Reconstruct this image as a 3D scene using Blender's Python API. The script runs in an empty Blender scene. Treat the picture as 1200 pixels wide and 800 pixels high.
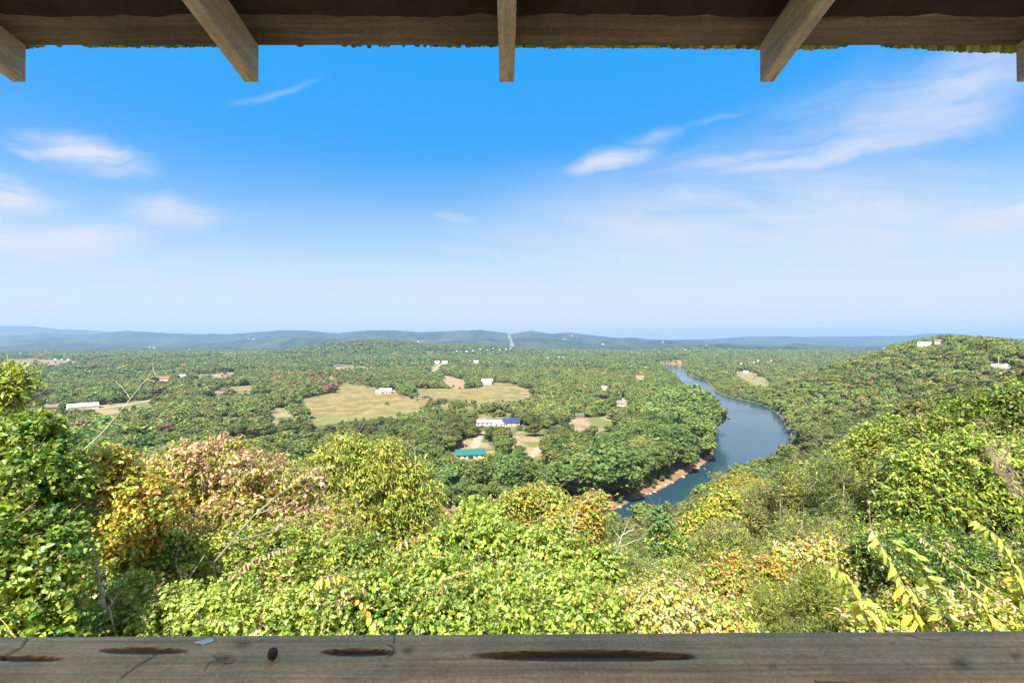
# exposure, haze and cloud settings
EXPO = 1.70
HAZE = 9.5e-5
HAZECOL = (.42, .66, 1.0, 1)
CLOUD = (2.4, 2.5, 2.85)
import bpy, math, random
import numpy as np
from mathutils import Vector
R = math.radians
rng = np.random.default_rng(7)
random.seed(7)
scene = bpy.context.scene
COL = scene.collection
F = 533.0            # focal length in photo pixels (1200 px wide)
CAMZ = 80.0
HZ = 400.0           # eye level row in the photograph

# ------------------------------------------------------------------ helpers
def V(px, py, d):
    """world point at forward distance d that the photograph shows at (px,py)"""
    return np.array([(px - 600) / F * d, d, CAMZ - (py - HZ) / F * d])

def smooth(e0, e1, x):
    t = np.clip((x - e0) / (e1 - e0), 0, 1)
    return t * t * (3 - 2 * t)

def _hash(ix, iy, seed):
    n = (ix.astype(np.int64) * 374761393 + iy.astype(np.int64) * 668265263 + seed * 1442695041) & 0x7fffffff
    n = ((n ^ (n >> 13)) * 1274126177) & 0x7fffffff
    return ((n ^ (n >> 16)) & 0xffff) / 65535.0

def vnoise(x, y, seed=0):
    x = np.asarray(x, float); y = np.asarray(y, float)
    ix = np.floor(x); iy = np.floor(y)
    fx = x - ix; fy = y - iy
    fx = fx * fx * (3 - 2 * fx); fy = fy * fy * (3 - 2 * fy)
    a = _hash(ix, iy, seed); b = _hash(ix + 1, iy, seed)
    c = _hash(ix, iy + 1, seed); d = _hash(ix + 1, iy + 1, seed)
    return (a + (b - a) * fx) * (1 - fy) + (c + (d - c) * fx) * fy

def fbm(x, y, seed=0, oct=4):
    s = 0; a = 1; t = 0
    for o in range(oct):
        s = s + a * vnoise(x * 2 ** o, y * 2 ** o, seed + o * 17); t += a; a *= .5
    return s / t

def inpoly(x, y, poly):
    x = np.asarray(x, float); y = np.asarray(y, float)
    r = np.zeros(x.shape, bool)
    n = len(poly); j = n - 1
    for i in range(n):
        xi, yi = poly[i]; xj, yj = poly[j]
        if yi != yj:
            c = ((yi > y) != (yj > y)) & (x < (xj - xi) * (y - yi) / (yj - yi) + xi)
            r ^= c
        j = i
    return r

def distline(x, y, pts, closed=False):
    x = np.asarray(x, float); y = np.asarray(y, float)
    d = np.full(x.shape, 1e18)
    m = len(pts) if closed else len(pts) - 1
    for i in range(m):
        ax, ay = pts[i]; bx, by = pts[(i + 1) % len(pts)]
        vx, vy = bx - ax, by - ay
        L = vx * vx + vy * vy + 1e-9
        t = np.clip(((x - ax) * vx + (y - ay) * vy) / L, 0, 1)
        d = np.minimum(d, (x - ax - t * vx) ** 2 + (y - ay - t * vy) ** 2)
    return np.sqrt(d)

def norm(a):
    return a / (np.linalg.norm(a, axis=-1, keepdims=True) + 1e-9)

# ------------------------------------------------------------------ materials
def newmat(name):
    m = bpy.data.materials.new(name); m.use_nodes = True
    nt = m.node_tree; nt.nodes.clear()
    out = nt.nodes.new('ShaderNodeOutputMaterial')
    return m, nt, out

def N(nt, typ, **kw):
    n = nt.nodes.new(typ)
    for k, v in kw.items():
        if k == 'ins':
            for a, b in v.items(): n.inputs[a].default_value = b
        else: setattr(n, k, v)
    return n

def ramp(nt, stops, interp='LINEAR'):
    n = nt.nodes.new('ShaderNodeValToRGB'); cr = n.color_ramp; cr.interpolation = interp
    while len(cr.elements) < len(stops): cr.elements.new(.5)
    for e, (p, c) in zip(cr.elements, stops):
        e.position = p; e.color = (*c, 1) if len(c) == 3 else c
    return n

def leafmat(name, trans=.35, rough=.45, spec=.35, hue=.03, val=.35, tint=(1, 1, 1)):
    m, nt, out = newmat(name); L = nt.links.new
    a = N(nt, 'ShaderNodeAttribute', attribute_name='Col')
    oi = N(nt, 'ShaderNodeObjectInfo')
    hs = N(nt, 'ShaderNodeHueSaturation')
    mr = N(nt, 'ShaderNodeMapRange', ins={'To Min': .5 - hue, 'To Max': .5 + hue * .8}); L(oi.outputs['Random'], mr.inputs['Value']); L(mr.outputs[0], hs.inputs['Hue'])
    m1 = N(nt, 'ShaderNodeMath', operation='MULTIPLY', ins={1: 7.13}); L(oi.outputs['Random'], m1.inputs[0])
    m2 = N(nt, 'ShaderNodeMath', operation='FRACT'); L(m1.outputs[0], m2.inputs[0])
    mv = N(nt, 'ShaderNodeMapRange', ins={'To Min': 1 - val, 'To Max': 1 + val}); L(m2.outputs[0], mv.inputs['Value']); L(mv.outputs[0], hs.inputs['Value'])
    mx = N(nt, 'ShaderNodeMix', data_type='RGBA', blend_type='MULTIPLY', ins={0: 1.0, 7: (*tint, 1)})
    L(a.outputs['Color'], mx.inputs[6]); L(mx.outputs[2], hs.inputs['Color'])
    p = N(nt, 'ShaderNodeBsdfPrincipled', ins={'Roughness': rough, 'Specular IOR Level': spec}); L(hs.outputs[0], p.inputs['Base Color'])
    if trans > 0:
        t = N(nt, 'ShaderNodeBsdfTranslucent')
        mc = N(nt, 'ShaderNodeMix', data_type='RGBA', blend_type='MULTIPLY', ins={0: 1.0, 7: (1.5, 1.35, .6, 1)})
        L(hs.outputs[0], mc.inputs[6]); L(mc.outputs[2], t.inputs['Color'])
        mi = N(nt, 'ShaderNodeMixShader', ins={0: trans}); L(p.outputs[0], mi.inputs[1]); L(t.outputs[0], mi.inputs[2])
        L(mi.outputs[0], out.inputs[0])
    else: L(p.outputs[0], out.inputs[0])
    return m

def plain(name, col, rough=.7, noise=.25, scale=3.0, spec=.3, metal=0, bump=0):
    m, nt, out = newmat(name); L = nt.links.new
    tc = N(nt, 'ShaderNodeTexCoord')
    n = N(nt, 'ShaderNodeTexNoise', ins={'Scale': scale, 'Detail': 5.0, 'Roughness': .65}); L(tc.outputs['Object'], n.inputs['Vector'])
    r = ramp(nt, [(.3, tuple(c * (1 - noise) for c in col)), (.7, tuple(min(1, c * (1 + noise)) for c in col))]); L(n.outputs[0], r.inputs[0])
    p = N(nt, 'ShaderNodeBsdfPrincipled', ins={'Roughness': rough, 'Specular IOR Level': spec, 'Metallic': metal}); L(r.outputs[0], p.inputs['Base Color'])
    if bump:
        b = N(nt, 'ShaderNodeBump', ins={'Strength': bump, 'Distance': .01}); L(n.outputs[0], b.inputs['Height']); L(b.outputs[0], p.inputs['Normal'])
    L(p.outputs[0], out.inputs[0])
    return m

def wood(name, dark, light, axis=(1.2, 60, 60), bump=.5, rough=.75, useattr=False):
    """weathered board: long streaks along local X, blotches, hairline checks"""
    m, nt, out = newmat(name); L = nt.links.new
    tc = N(nt, 'ShaderNodeTexCoord')
    mp = N(nt, 'ShaderNodeMapping'); mp.inputs['Scale'].default_value = axis; L(tc.outputs['Object'], mp.inputs[0])
    wob = N(nt, 'ShaderNodeTexNoise', ins={'Scale': 3.0, 'Detail': 3.0}); L(tc.outputs['Object'], wob.inputs['Vector'])
    ad = N(nt, 'ShaderNodeVectorMath', operation='MULTIPLY_ADD'); ad.inputs[1].default_value = (1.2, 1.2, 1.2)
    L(wob.outputs['Color'], ad.inputs[0]); L(mp.outputs[0], ad.inputs[2])
    g = N(nt, 'ShaderNodeTexNoise', ins={'Scale': 1.0, 'Detail': 8.0, 'Roughness': .7}); L(ad.outputs[0], g.inputs['Vector'])
    r = ramp(nt, [(.28, dark), (.5, tuple((a + b) / 2 for a, b in zip(dark, light))), (.74, light)]); L(g.outputs[0], r.inputs[0])
    bl = N(nt, 'ShaderNodeTexNoise', ins={'Scale': 5.0, 'Detail': 6.0, 'Roughness': .7}); L(tc.outputs['Object'], bl.inputs['Vector'])
    br = ramp(nt, [(.3, (.62, .6, .58)), (.68, (1.18, 1.13, 1.05))]); L(bl.outputs[0], br.inputs[0])
    mx = N(nt, 'ShaderNodeMix', data_type='RGBA', blend_type='MULTIPLY', ins={0: .85}); L(r.outputs[0], mx.inputs[6]); L(br.outputs[0], mx.inputs[7])
    col = mx.outputs[2]
    vk = N(nt, 'ShaderNodeTexVoronoi', ins={'Scale': 1.0}); mk = N(nt, 'ShaderNodeMapping'); mk.inputs['Scale'].default_value = (3.1, 13, 13); L(ad.outputs[0], vk.inputs['Vector']) if False else None
    L(tc.outputs['Object'], mk.inputs[0]); L(mk.outputs[0], vk.inputs['Vector'])
    kr = ramp(nt, [(.06, (.28, .24, .2)), (.11, (.6, .55, .5)), (.2, (1, 1, 1))]); L(vk.outputs['Distance'], kr.inputs[0])
    mk2 = N(nt, 'ShaderNodeMix', data_type='RGBA', blend_type='MULTIPLY', ins={0: 0.0 if useattr else .9}); L(col, mk2.inputs[6]); L(kr.outputs[0], mk2.inputs[7]); col = mk2.outputs[2]
    # fine mottling (lichen, grit)
    fm = N(nt, 'ShaderNodeTexNoise', ins={'Scale': 130.0, 'Detail': 3.0}); L(tc.outputs['Object'], fm.inputs['Vector'])
    fr = ramp(nt, [(.35, (.8, .8, .8)), (.65, (1.15, 1.15, 1.15))]); L(fm.outputs[0], fr.inputs[0])
    m3 = N(nt, 'ShaderNodeMix', data_type='RGBA', blend_type='MULTIPLY', ins={0: .7}); L(col, m3.inputs[6]); L(fr.outputs[0], m3.inputs[7]); col = m3.outputs[2]
    if useattr:
        at = N(nt, 'ShaderNodeAttribute', attribute_name='Col')
        m2 = N(nt, 'ShaderNodeMix', data_type='RGBA', blend_type='MULTIPLY', ins={0: 1.0}); L(col, m2.inputs[6]); L(at.outputs['Color'], m2.inputs[7]); col = m2.outputs[2]
    p = N(nt, 'ShaderNodeBsdfPrincipled', ins={'Roughness': rough, 'Specular IOR Level': .25}); L(col, p.inputs['Base Color'])
    b = N(nt, 'ShaderNodeBump', ins={'Strength': bump, 'Distance': .003}); L(g.outputs[0], b.inputs['Height']); L(b.outputs[0], p.inputs['Normal'])
    L(p.outputs[0], out.inputs[0])
    return m

# ------------------------------------------------------------------ mesh building
class MB:
    def __init__(s): s.v = []; s.f = []; s.c = []; s.n = 0
    def add(s, verts, faces, cols=None):
        verts = np.asarray(verts, float).reshape(-1, 3)
        s.v.append(verts)
        for f in faces: s.f.append([i + s.n for i in f])
        s.n += len(verts)
        if cols is not None: s.c.append(np.broadcast_to(np.asarray(cols, float), (len(verts), 3)))
    def box(s, c, size, rot=0):
        x, y, z = [k / 2 for k in size]
        v = np.array([[sx * x, sy * y, sz * z] for sz in (-1, 1) for sx, sy in ((-1, -1), (1, -1), (1, 1), (-1, 1))])
        if rot:
            ca, sa = math.cos(rot), math.sin(rot)
            v = np.stack([v[:, 0] * ca - v[:, 1] * sa, v[:, 0] * sa + v[:, 1] * ca, v[:, 2]], 1)
        s.add(v + np.array(c), [(3, 2, 1, 0), (4, 5, 6, 7), (0, 1, 5, 4), (1, 2, 6, 5), (2, 3, 7, 6), (3, 0, 4, 7)])
    def tube(s, pts, rad, sides=5, cap=True):
        pts = np.asarray(pts, float); k = len(pts)
        rad = np.broadcast_to(np.asarray(rad, float), (k,))
        t = norm(np.gradient(pts, axis=0))
        ref = np.array([0.31, .77, .55]); u = norm(np.cross(t, ref)); w = np.cross(t, u)
        a = np.arange(sides) * 2 * math.pi / sides
        ring = pts[:, None] + rad[:, None, None] * (np.cos(a)[None, :, None] * u[:, None] + np.sin(a)[None, :, None] * w[:, None])
        f = []
        for i in range(k - 1):
            for j in range(sides):
                j2 = (j + 1) % sides
                f.append((i * sides + j, i * sides + j2, (i + 1) * sides + j2, (i + 1) * sides + j))
        if cap: f.append(tuple(range(sides))[::-1]); f.append(tuple((k - 1) * sides + j for j in range(sides)))
        s.add(ring.reshape(-1, 3), f)
    def build(s, name, mat, parent=None, smoothsh=False):
        v = np.concatenate(s.v)
        me = bpy.data.meshes.new(name); me.from_pydata(v.tolist(), [], s.f)
        if s.c:
            at = me.color_attributes.new('Col', 'FLOAT_COLOR', 'POINT')
            c = np.concatenate(s.c); at.data.foreach_set('color', np.hstack([c, np.ones((len(c), 1))]).ravel())
        if smoothsh: me.shade_smooth()
        return link(name, me, mat, parent)

def link(name, me, mat, parent=None):
    if mat is not None: me.materials.append(mat)
    o = bpy.data.objects.new(name, me); COL.objects.link(o)
    if parent is not None: o.parent = parent
    return o

def polymesh(name, verts, loops, sizes, cols=None):
    """fast mesh from arrays"""
    me = bpy.data.meshes.new(name)
    me.vertices.add(len(verts)); me.vertices.foreach_set('co', np.asarray(verts, np.float32).ravel())
    me.loops.add(len(loops)); me.loops.foreach_set('vertex_index', np.asarray(loops, np.int32))
    me.polygons.add(len(sizes))
    st = np.concatenate([[0], np.cumsum(sizes)[:-1]]).astype(np.int32)
    me.polygons.foreach_set('loop_start', st)
    me.update(calc_edges=True)
    if cols is not None:
        at = me.color_attributes.new('Col', 'FLOAT_COLOR', 'POINT')
        at.data.foreach_set('color', np.hstack([cols, np.ones((len(cols), 1))]).astype(np.float32).ravel())
    return me

def tag(o, label=None, cat=None, group=None, kind=None):
    if label: o['label'] = label
    if cat: o['category'] = cat
    if group: o['group'] = group
    if kind: o['kind'] = kind
    return o

def empty(name, loc=(0, 0, 0), rz=0.0):
    o = bpy.data.objects.new(name, None); COL.objects.link(o)
    o.location = loc; o.rotation_euler = (0, 0, rz); o.empty_display_size = .2
    return o

def rebase(root):
    """children were built in world space: keep them there under an empty at root.location"""
    l = root.location
    for c in [o for o in bpy.data.objects if o.parent is root]:
        if c.type == 'MESH':
            c.data.transform(__import__('mathutils').Matrix.Translation(-l))

# ------------------------------------------------------------------ leaves
def leaf_arrays(P, A, Nn, size, wr, cols, kind='simple', fold=.25, curl=.15):
    """P base points, A axis, Nn normal (n,3), size (n,), returns verts, loops, sizes, cols"""
    n = len(P)
    A = norm(A); S = norm(np.cross(A, Nn)); U = np.cross(S, A)
    sz = size[:, None]
    def pt(u, v, w): return P + A * sz * u + S * sz * (v * wr) + U * sz * w
    if kind == 'simple':
        vs = np.stack([pt(0, 0, 0), pt(.45, .5, fold * .4), pt(1, 0, -curl), pt(.45, -.5, fold * .4)], 1)
        tpl = [(0, 1, 2), (0, 2, 3)]
    elif kind == 'blob':   # leaf clump: one bent quad
        vs = np.stack([pt(-.5, -.5, 0), pt(.5, -.5, fold), pt(.5, .5, 0), pt(-.5, .5, -fold)], 1)
        tpl = [(0, 1, 2), (0, 2, 3)]
    else:
        if kind == 'heart': prof = [(.0, .0), (.10, .46), (.52, .40), (1, 0)]
        elif kind == 'oval': prof = [(.0, .0), (.3, .42), (.68, .42), (1, 0)]
        else: prof = [(.0, .0), (.25, .36), (.6, .5), (1, 0)]
        b = -.06 if kind == 'heart' else 0
        vs = [pt(0, 0, 0)]
        for (u, h), c in zip(prof[1:3], (.25, .8)):
            vs += [pt(u + (b if u < .3 else 0), h, fold * h - curl * c * c), pt(u, 0, -curl * c * c), pt(u + (b if u < .3 else 0), -h, fold * h - curl * c * c)]
        vs += [pt(1, 0, -curl * 1.3)]
        vs = np.stack(vs, 1)
        tpl = [(0, 2, 1), (0, 3, 2), (1, 2, 5, 4), (2, 3, 6, 5), (4, 5, 7), (5, 6, 7)]
    k = vs.shape[1]
    off = (np.arange(n) * k)[:, None]
    flat = np.array([i for f in tpl for i in f])
    loops = (off + flat[None]).ravel()
    sizes = np.tile([len(f) for f in tpl], n)
    cc = np.repeat(cols, k, axis=0)
    return vs.reshape(-1, 3), loops, sizes, cc

def palette_pick(P, pal, seed=0, patch=1.0):
    """pal: list of (rgb, weight); neighbours tend to share a colour"""
    n = len(P)
    w = np.array([p[1] for p in pal], float); w /= w.sum(); cw = np.cumsum(w)
    f = fbm(P[:, 0] / patch + 31, P[:, 2] / patch + P[:, 1] / patch * .7 + 11, seed, 3)
    f = (f - f.min()) / (np.ptp(f) + 1e-6)
    rk = np.argsort(np.argsort(f)) / n
    u = np.clip(rk * .45 + rng.random(n) * .55, 0, .9999)
    u = np.argsort(np.argsort(u)) / n
    idx = np.searchsorted(cw, u, side='right').clip(0, len(pal) - 1)
    c = np.array([p[0] for p in pal])[idx]
    c = c * (1 + rng.normal(0, .16, (n, 1))) * (1 + rng.normal(0, .05, (n, 3)))
    return np.clip(c, .004, .9)

def lump_points(lumps, n, inner=.62, up=.0):
    """lumps: list (center(3), radii(3)); points near the surface of their union, with outward normal"""
    C = np.array([l[0] for l in lumps]); Rr = np.array([l[1] for l in lumps])
    w = (Rr[:, 0] * Rr[:, 2] + Rr[:, 0] * Rr[:, 1]) ; w = w / w.sum()
    outP = []; outN = []; got = 0
    while got < n:
        m = int((n - got) * 1.6) + 50
        i = rng.choice(len(lumps), m, p=w)
        d = norm(rng.normal(size=(m, 3)))
        rr = inner + (1.04 - inner) * rng.random(m) ** .55
        bump = .78 + .5 * vnoise(d[:, 0] * 3.1 + i * 5.7 + 40, d[:, 2] * 3.1 + d[:, 1] * 2.3 + 40, 5) + .28 * (vnoise(d[:, 0] * 8 + i * 3.3 + 90, d[:, 2] * 8 + d[:, 1] * 6 + 90, 8) - .5)
        out_ = rng.random(m) < .07
        rr = np.where(out_, .95 + .38 * rng.random(m), rr)
        P = C[i] + Rr[i] * d * (rr * bump)[:, None]
        keep = np.ones(m, bool)
        for j in range(len(lumps)):
            q = (((P - C[j]) / Rr[j]) ** 2).sum(1)
            keep &= ~((q < (inner * .85) ** 2) & (i != j))
        nn = norm(d / Rr[i])
        P = P[keep]; nn = nn[keep]
        outP.append(P); outN.append(nn); got += len(P)
    return np.concatenate(outP)[:n], np.concatenate(outN)[:n]

def twig_leaves(P, O, K, twl, lsize, wr, pal, kind, droop=.3, upl=.5, patch=1.0, seed=0, fold=.25, curl=.2, jitter=.35, twup=.3):
    """P twig roots, O outward normals; K leaves per twig -> leaf mesh arrays and twig segments"""
    n = len(P)
    up = np.array([0, 0, 1.0])
    D = norm(O * .8 + up * twup + rng.normal(0, .45, (n, 3)))
    tl = twl * (.6 + .8 * rng.random(n))
    side = norm(np.cross(D, up) + rng.normal(0, .2, (n, 3)))
    k = np.tile(np.arange(K), n); i = np.repeat(np.arange(n), K)
    t = (k + .5 + rng.normal(0, .2, n * K)) / K
    base = P[i] + D[i] * (tl[i] * t)[:, None] - up * (tl[i] * t * t * droop * .5)[:, None]
    sg = np.where(k % 2 == 0, 1.0, -1.0)[:, None]
    A = norm(D[i] * .55 + side[i] * sg * .75 - up * droop + rng.normal(0, jitter, (n * K, 3)))
    NN = norm(up * upl + O[i] * .6 + rng.normal(0, .45, (n * K, 3)))
    s = lsize * (.45 + .95 * rng.random(n * K) ** 1.3)
    tc = palette_pick(P, pal, seed, patch)
    c = tc[i] * (1 + rng.normal(0, .18, (n * K, 1)))
    alt = palette_pick(base, pal, seed + 5, patch)
    mixm = rng.random(n * K) < .3
    c[mixm] = alt[mixm]
    arr = leaf_arrays(base, A, NN, s, wr, np.clip(c, .004, .9), kind, fold, curl)
    return arr, (P, P + D * tl[:, None] - up * (tl * droop * .5)[:, None])

def fast_twigs(S, E, r):
    """thin three-sided twigs, vectorised"""
    n = len(S); t = norm(E - S)
    u = norm(np.cross(t, np.array([.3, .8, .52]))); w = np.cross(t, u)
    a = np.arange(3) * 2 * math.pi / 3
    r = np.broadcast_to(r, (n,))
    v = []
    for P, q in ((S, 1.0), (E, .45)):
        for k in a: v.append(P + (np.cos(k) * u + np.sin(k) * w) * (r * q)[:, None])
    vs = np.stack(v, 1).reshape(-1, 3)
    tpl = np.array([0, 1, 4, 3, 1, 2, 5, 4, 2, 0, 3, 5])
    loops = ((np.arange(n) * 6)[:, None] + tpl[None]).ravel()
    return vs, loops, np.full(n * 3, 4)

def cat_arrays(arrs):
    vs = []; ls = []; ss = []; cs = []; off = 0
    for a in arrs:
        vs.append(a[0]); ls.append(a[1] + off); ss.append(a[2]); off += len(a[0])
        if len(a) > 3: cs.append(a[3])
    return np.concatenate(vs), np.concatenate(ls), np.concatenate(ss), (np.concatenate(cs) if cs else None)

# ------------------------------------------------------------------ terrain
def G0(px, py): # ground point at river level z=0
    y = CAMZ * F / (py - HZ); return ((px - 600) / F * y, y)

left_bank = [(-3000, 900), (-1200, 620), (-700, 480), (-400, 340), (-230, 250), (-100, 212), (-20, 205)] + \
    [G0(*p) for p in [(722, 597), (742, 587), (760, 580), (780, 571), (800, 559), (822, 546), (836, 536), (838, 520), (839, 508), (835, 495), (829, 484), (821, 474), (812, 464), (804, 456), (798, 449), (792, 444), (785, 439), (779, 435), (772, 430), (764, 427)]]
right_bank = [(-3000, 700), (-1200, 500), (-700, 400), (-450, 290), (-250, 200), (-100, 160), (0, 160)] + \
    [G0(*p) for p in [(760, 632), (850, 590), (885, 570), (912, 550), (929, 530), (928, 516), (920, 499), (913, 487), (898, 477), (880, 471), (867, 468.5), (850, 464), (836, 458), (831, 451), (826, 446), (812, 441.5), (803, 437), (800, 434.5), (802, 430), (798, 426.5)]]
river_poly = left_bank + right_bank[::-1]
bluff_poly = right_bank + [(1400, 3200), (6000, 3000), (6000, -6000), (-6000, -6000), (-3500, 700)]

def az_of_px(px): return math.degrees(math.atan((px - 600) / F))
def layer(az, r, d, w, prof):
    a = [az_of_px(p[0]) for p in prof]; h = [CAMZ + (HZ - p[1]) / F * d - 9 for p in prof]
    H = np.interp(az, a, h) + 9
    return np.maximum(H, 0) * np.exp(-((r * np.cos(np.radians(np.clip(az, -60, 60))) - d) / w) ** 2)

def height(x, y):
    x = np.asarray(x, float); y = np.asarray(y, float)
    r = np.hypot(x, y); az = np.degrees(np.arctan2(x, y))
    z = 4 + 3.5 * fbm(x / 260, y / 260, 3) + 10 * smooth(500, 2500, r) * fbm(x / 600, y / 600, 5) * 2
    # hills rising beyond the valley, each at its own distance
    z = np.maximum(z, 77 * np.exp(-((x + 720) / 480) ** 2 - ((y - 2450) / 420) ** 2))
    z = np.maximum(z, 55 * np.exp(-((x + 420) / 620) ** 2 - ((y - 2500) / 420) ** 2))
    z = np.maximum(z, layer(az, r, 3400, 520, [(690, 440), (760, 409), (850, 404), (900, 407), (932, 402), (975, 406), (1012, 410), (1060, 414), (1200, 415)]))
    z = np.maximum(z, layer(az, r, 5000, 500, [(-300, 402), (0, 400), (60, 396), (120, 399), (180, 402), (260, 400), (330, 395), (400, 397), (480, 403), (560, 398), (620, 396), (690, 401), (760, 400), (880, 404), (950, 410), (1200, 404), (1500, 404)]))
    z = np.maximum(z, layer(az, r, 6600, 800, [(p_, 391 + (q_ - 391) * 1.5) for p_, q_ in [(-300, 392), (0, 393), (60, 391), (100, 392), (150, 388.5), (200, 390.5), (265, 391.5), (330, 388), (352, 388.3), (395, 390.5), (430, 388.7), (462, 388), (490, 390), (530, 389), (562, 388), (600, 391), (622, 388.5), (645, 391), (668, 390), (700, 393), (720, 394), (745, 394), (765, 395.5), (800, 396), (820, 396.5), (850, 399), (870, 403), (900, 412), (1200, 412), (1500, 405)]]))
    z = np.maximum(z, layer(az, r, 9200, 900, [(p_, 395 + (q_ - 395) * 1.5) for p_, q_ in [(-300, 385), (-40, 385.5), (0, 386), (40, 386.5), (70, 389), (100, 389.5), (130, 391), (170, 392.5), (250, 393), (300, 393), (600, 396), (780, 397), (830, 396.5), (880, 394.5), (905, 394.3), (950, 394.8), (1010, 394.3), (1060, 394), (1085, 392.5), (1110, 392), (1140, 394), (1200, 396), (1500, 395)]]))
    # ragged treetops of far woods that are not planted tree by tree
    far = smooth(2600, 3400, r)
    z = z + far * ((fbm(x / 42, y / 60, 9, 2) - .5) * 12 + (fbm(x / 420, y / 600, 12, 3) - .5) * 50 * smooth(2800, 3600, r) * (1 - .7 * smooth(5400, 6200, y)))
    s = distline(x, y, river_poly, True)
    inr = inpoly(x, y, river_poly)
    inb = inpoly(x, y, bluff_poly)
    # our bluff and the ridge on the right
    wob = (fbm(x / 70, y / 70, 21) - .5) * 10 * smooth(10, 60, s) * smooth(25, 110, r)
    lin = 76 * np.clip(s / 158, 0, 1.15) ** 1.0
    ex = 77 * (1 - np.exp(-s / 85)) / (1 - math.exp(-158 / 85))
    t = smooth(30, 47, az) * (np.abs(az) < 140) * smooth(40, 130, r)
    near = lin * (1 - t) + ex * t
    near = np.minimum(near, 76.2 + 4 * smooth(0, -60, y) - .50 * np.clip(y, 0, 60) * (1 - .55 * smooth(20, 70, az) * (np.abs(az) < 120)))
    near = near + .0 * x
    off = 140 * smooth(480, 900, y)
    u = np.clip((s - off) / 290, 0, 1)
    farh = 92 * (u * (1.55 - .55 * u)) ** 1.0 * (1 - smooth(820, 1300, y))
    pxx = 600 + F * x / np.maximum(y, 1.0)
    sil = np.interp(pxx, [880, 915, 940, 975, 1005, 1025, 1050, 1075, 1105, 1150, 1200, 1300], [447, 441, 436, 428, 420, 415, 405, 399, 394, 396.5, 401, 404])
    cap_ = CAMZ - (sil - HZ) / F * y - 8.0
    farh = np.where((y > 250), np.minimum(farh, np.maximum(cap_, 3.0)), farh)
    m = smooth(170, 380, r)
    hill = near * (1 - m) + farh * m + wob
    z = np.where(inb, np.maximum(hill, np.where(r > 500, z, 2) * smooth(0, 30, s)), z)
    bankh = np.minimum(z, np.where(s < 6.5, -.3 + s * .46, 2.7 + (s - 6.5) * 2))
    z = np.where(inr, -np.minimum(3.0, .3 + s * .35), bankh)
    return z

def march(px, py, y0=120.0, y1=12000.0):
    """first ground hit of the sight line through the photograph's (px,py)"""
    ys = np.geomspace(y0, y1, 1500)
    xs = (px - 600) / F * ys; zs = CAMZ - (py - HZ) / F * ys
    h = height(xs, ys)
    k = np.argmax(h >= zs) if (h >= zs).any() else len(ys) - 1
    return float(xs[k]), float(ys[k]), float(h[k])

def M2(px, py): return march(px, py)[:2]

print('terrain')
fields = {
 'hay': [[(344, 470), (390, 460), (398, 449), (430, 452), (462, 457), (497, 472), (495, 482), (460, 487), (400, 495), (366, 500), (362, 480)]],
 'east': [[(476, 456), (520, 455), (560, 455), (578, 448), (600, 449), (627, 459), (625, 465), (600, 470), (556, 473), (520, 467), (497, 461)]],
 'pink': [[(517, 439), (546, 445), (546, 454), (532, 455), (518, 448)]],
 'misc': [[(316, 478), (342, 477), (346, 494), (316, 498)],
          [(60, 480), (82, 478), (80, 494), (64, 494)],
          [(111, 476), (150, 471), (185, 467), (184, 475), (130, 486), (112, 484)],
          [(236, 460), (265, 456), (297, 450), (299, 456), (250, 465), (236, 464)],
          [(222, 441), (250, 438), (277, 436), (277, 441), (228, 445)],
          [(159, 507), (178, 508), (187, 517), (174, 525), (162, 520)],
          [(671, 489), (713, 488), (722, 497), (690, 512), (674, 510)],
          [(598, 512), (614, 500), (636, 504), (633, 522), (652, 546), (640, 553), (625, 536), (600, 527)],
          [(528, 522), (545, 514), (572, 519), (584, 531), (560, 541), (536, 541)],
          [(556, 490), (590, 488), (607, 489), (606, 500), (558, 499)],
          [(0, 421), (40, 420), (92, 423), (90, 427), (40, 427), (0, 426)],
          [(380, 428), (405, 427), (440, 430), (436, 434), (400, 434)],
          [(505, 427), (520, 426), (515, 433), (505, 436)],
          [(596, 455), (626, 461), (622, 466), (600, 462)],
          [(712, 522), (719, 514), (722, 530), (714, 535)]],
 'over': [[(861, 435), (880, 435), (903, 446), (902, 454), (884, 451), (864, 441)]],
 'lot': [[(1155, 423), (1172, 425), (1187, 428), (1183, 433), (1160, 429)]],
}
fw = {k: [[M2(*p) for p in poly] for poly in v] for k, v in fields.items()}
cut_line = [M2(596.0, 391), M2(597.5, 396), M2(599, 401), M2(601, 406)]

def field_id(x, y):
    wx = x + (fbm(x / 22, y / 22, 51, 3) - .5) * 16 * smooth(250, 600, y); wy = y + (fbm(x / 22, y / 22, 77, 3) - .5) * 26 * smooth(250, 600, y)
    out = np.zeros(np.shape(x), int)
    for i, k in enumerate(fw):
        for p in fw[k]:
            out[inpoly(wx, wy, p)] = i + 1
    return out

tracks = [[M2(*p) for p in t_] for t_ in ([(575, 530), (596, 538), (618, 536), (640, 520), (648, 505), (672, 492)], [(556, 523), (562, 510), (575, 503), (590, 500)],
    [(460, 459), (480, 452), (500, 444), (508, 436), (514, 428), (522, 425)], [(522, 425), (545, 424), (560, 425)], [(60, 482), (97, 481), (112, 479), (140, 476), (170, 470), (205, 462), (236, 461)],
    [(0, 424), (60, 423), (110, 425), (150, 424)], [(223, 441), (200, 446), (191, 447)], [(715, 458), (730, 468), (733, 477)], [(390, 450), (388, 440), (396, 431), (420, 430)])]
def track_d(x, y):
    d = np.full(np.shape(x), 1e9)
    for t_ in tracks: d = np.minimum(d, distline(x, y, t_))
    return d
def gap_mask(x, y):
    """openings in the woods of the valley floor"""
    r = np.hypot(x, y)
    g = fbm(x / 55 + 9, y / 80 + 4, 33, 4)
    return g

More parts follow.
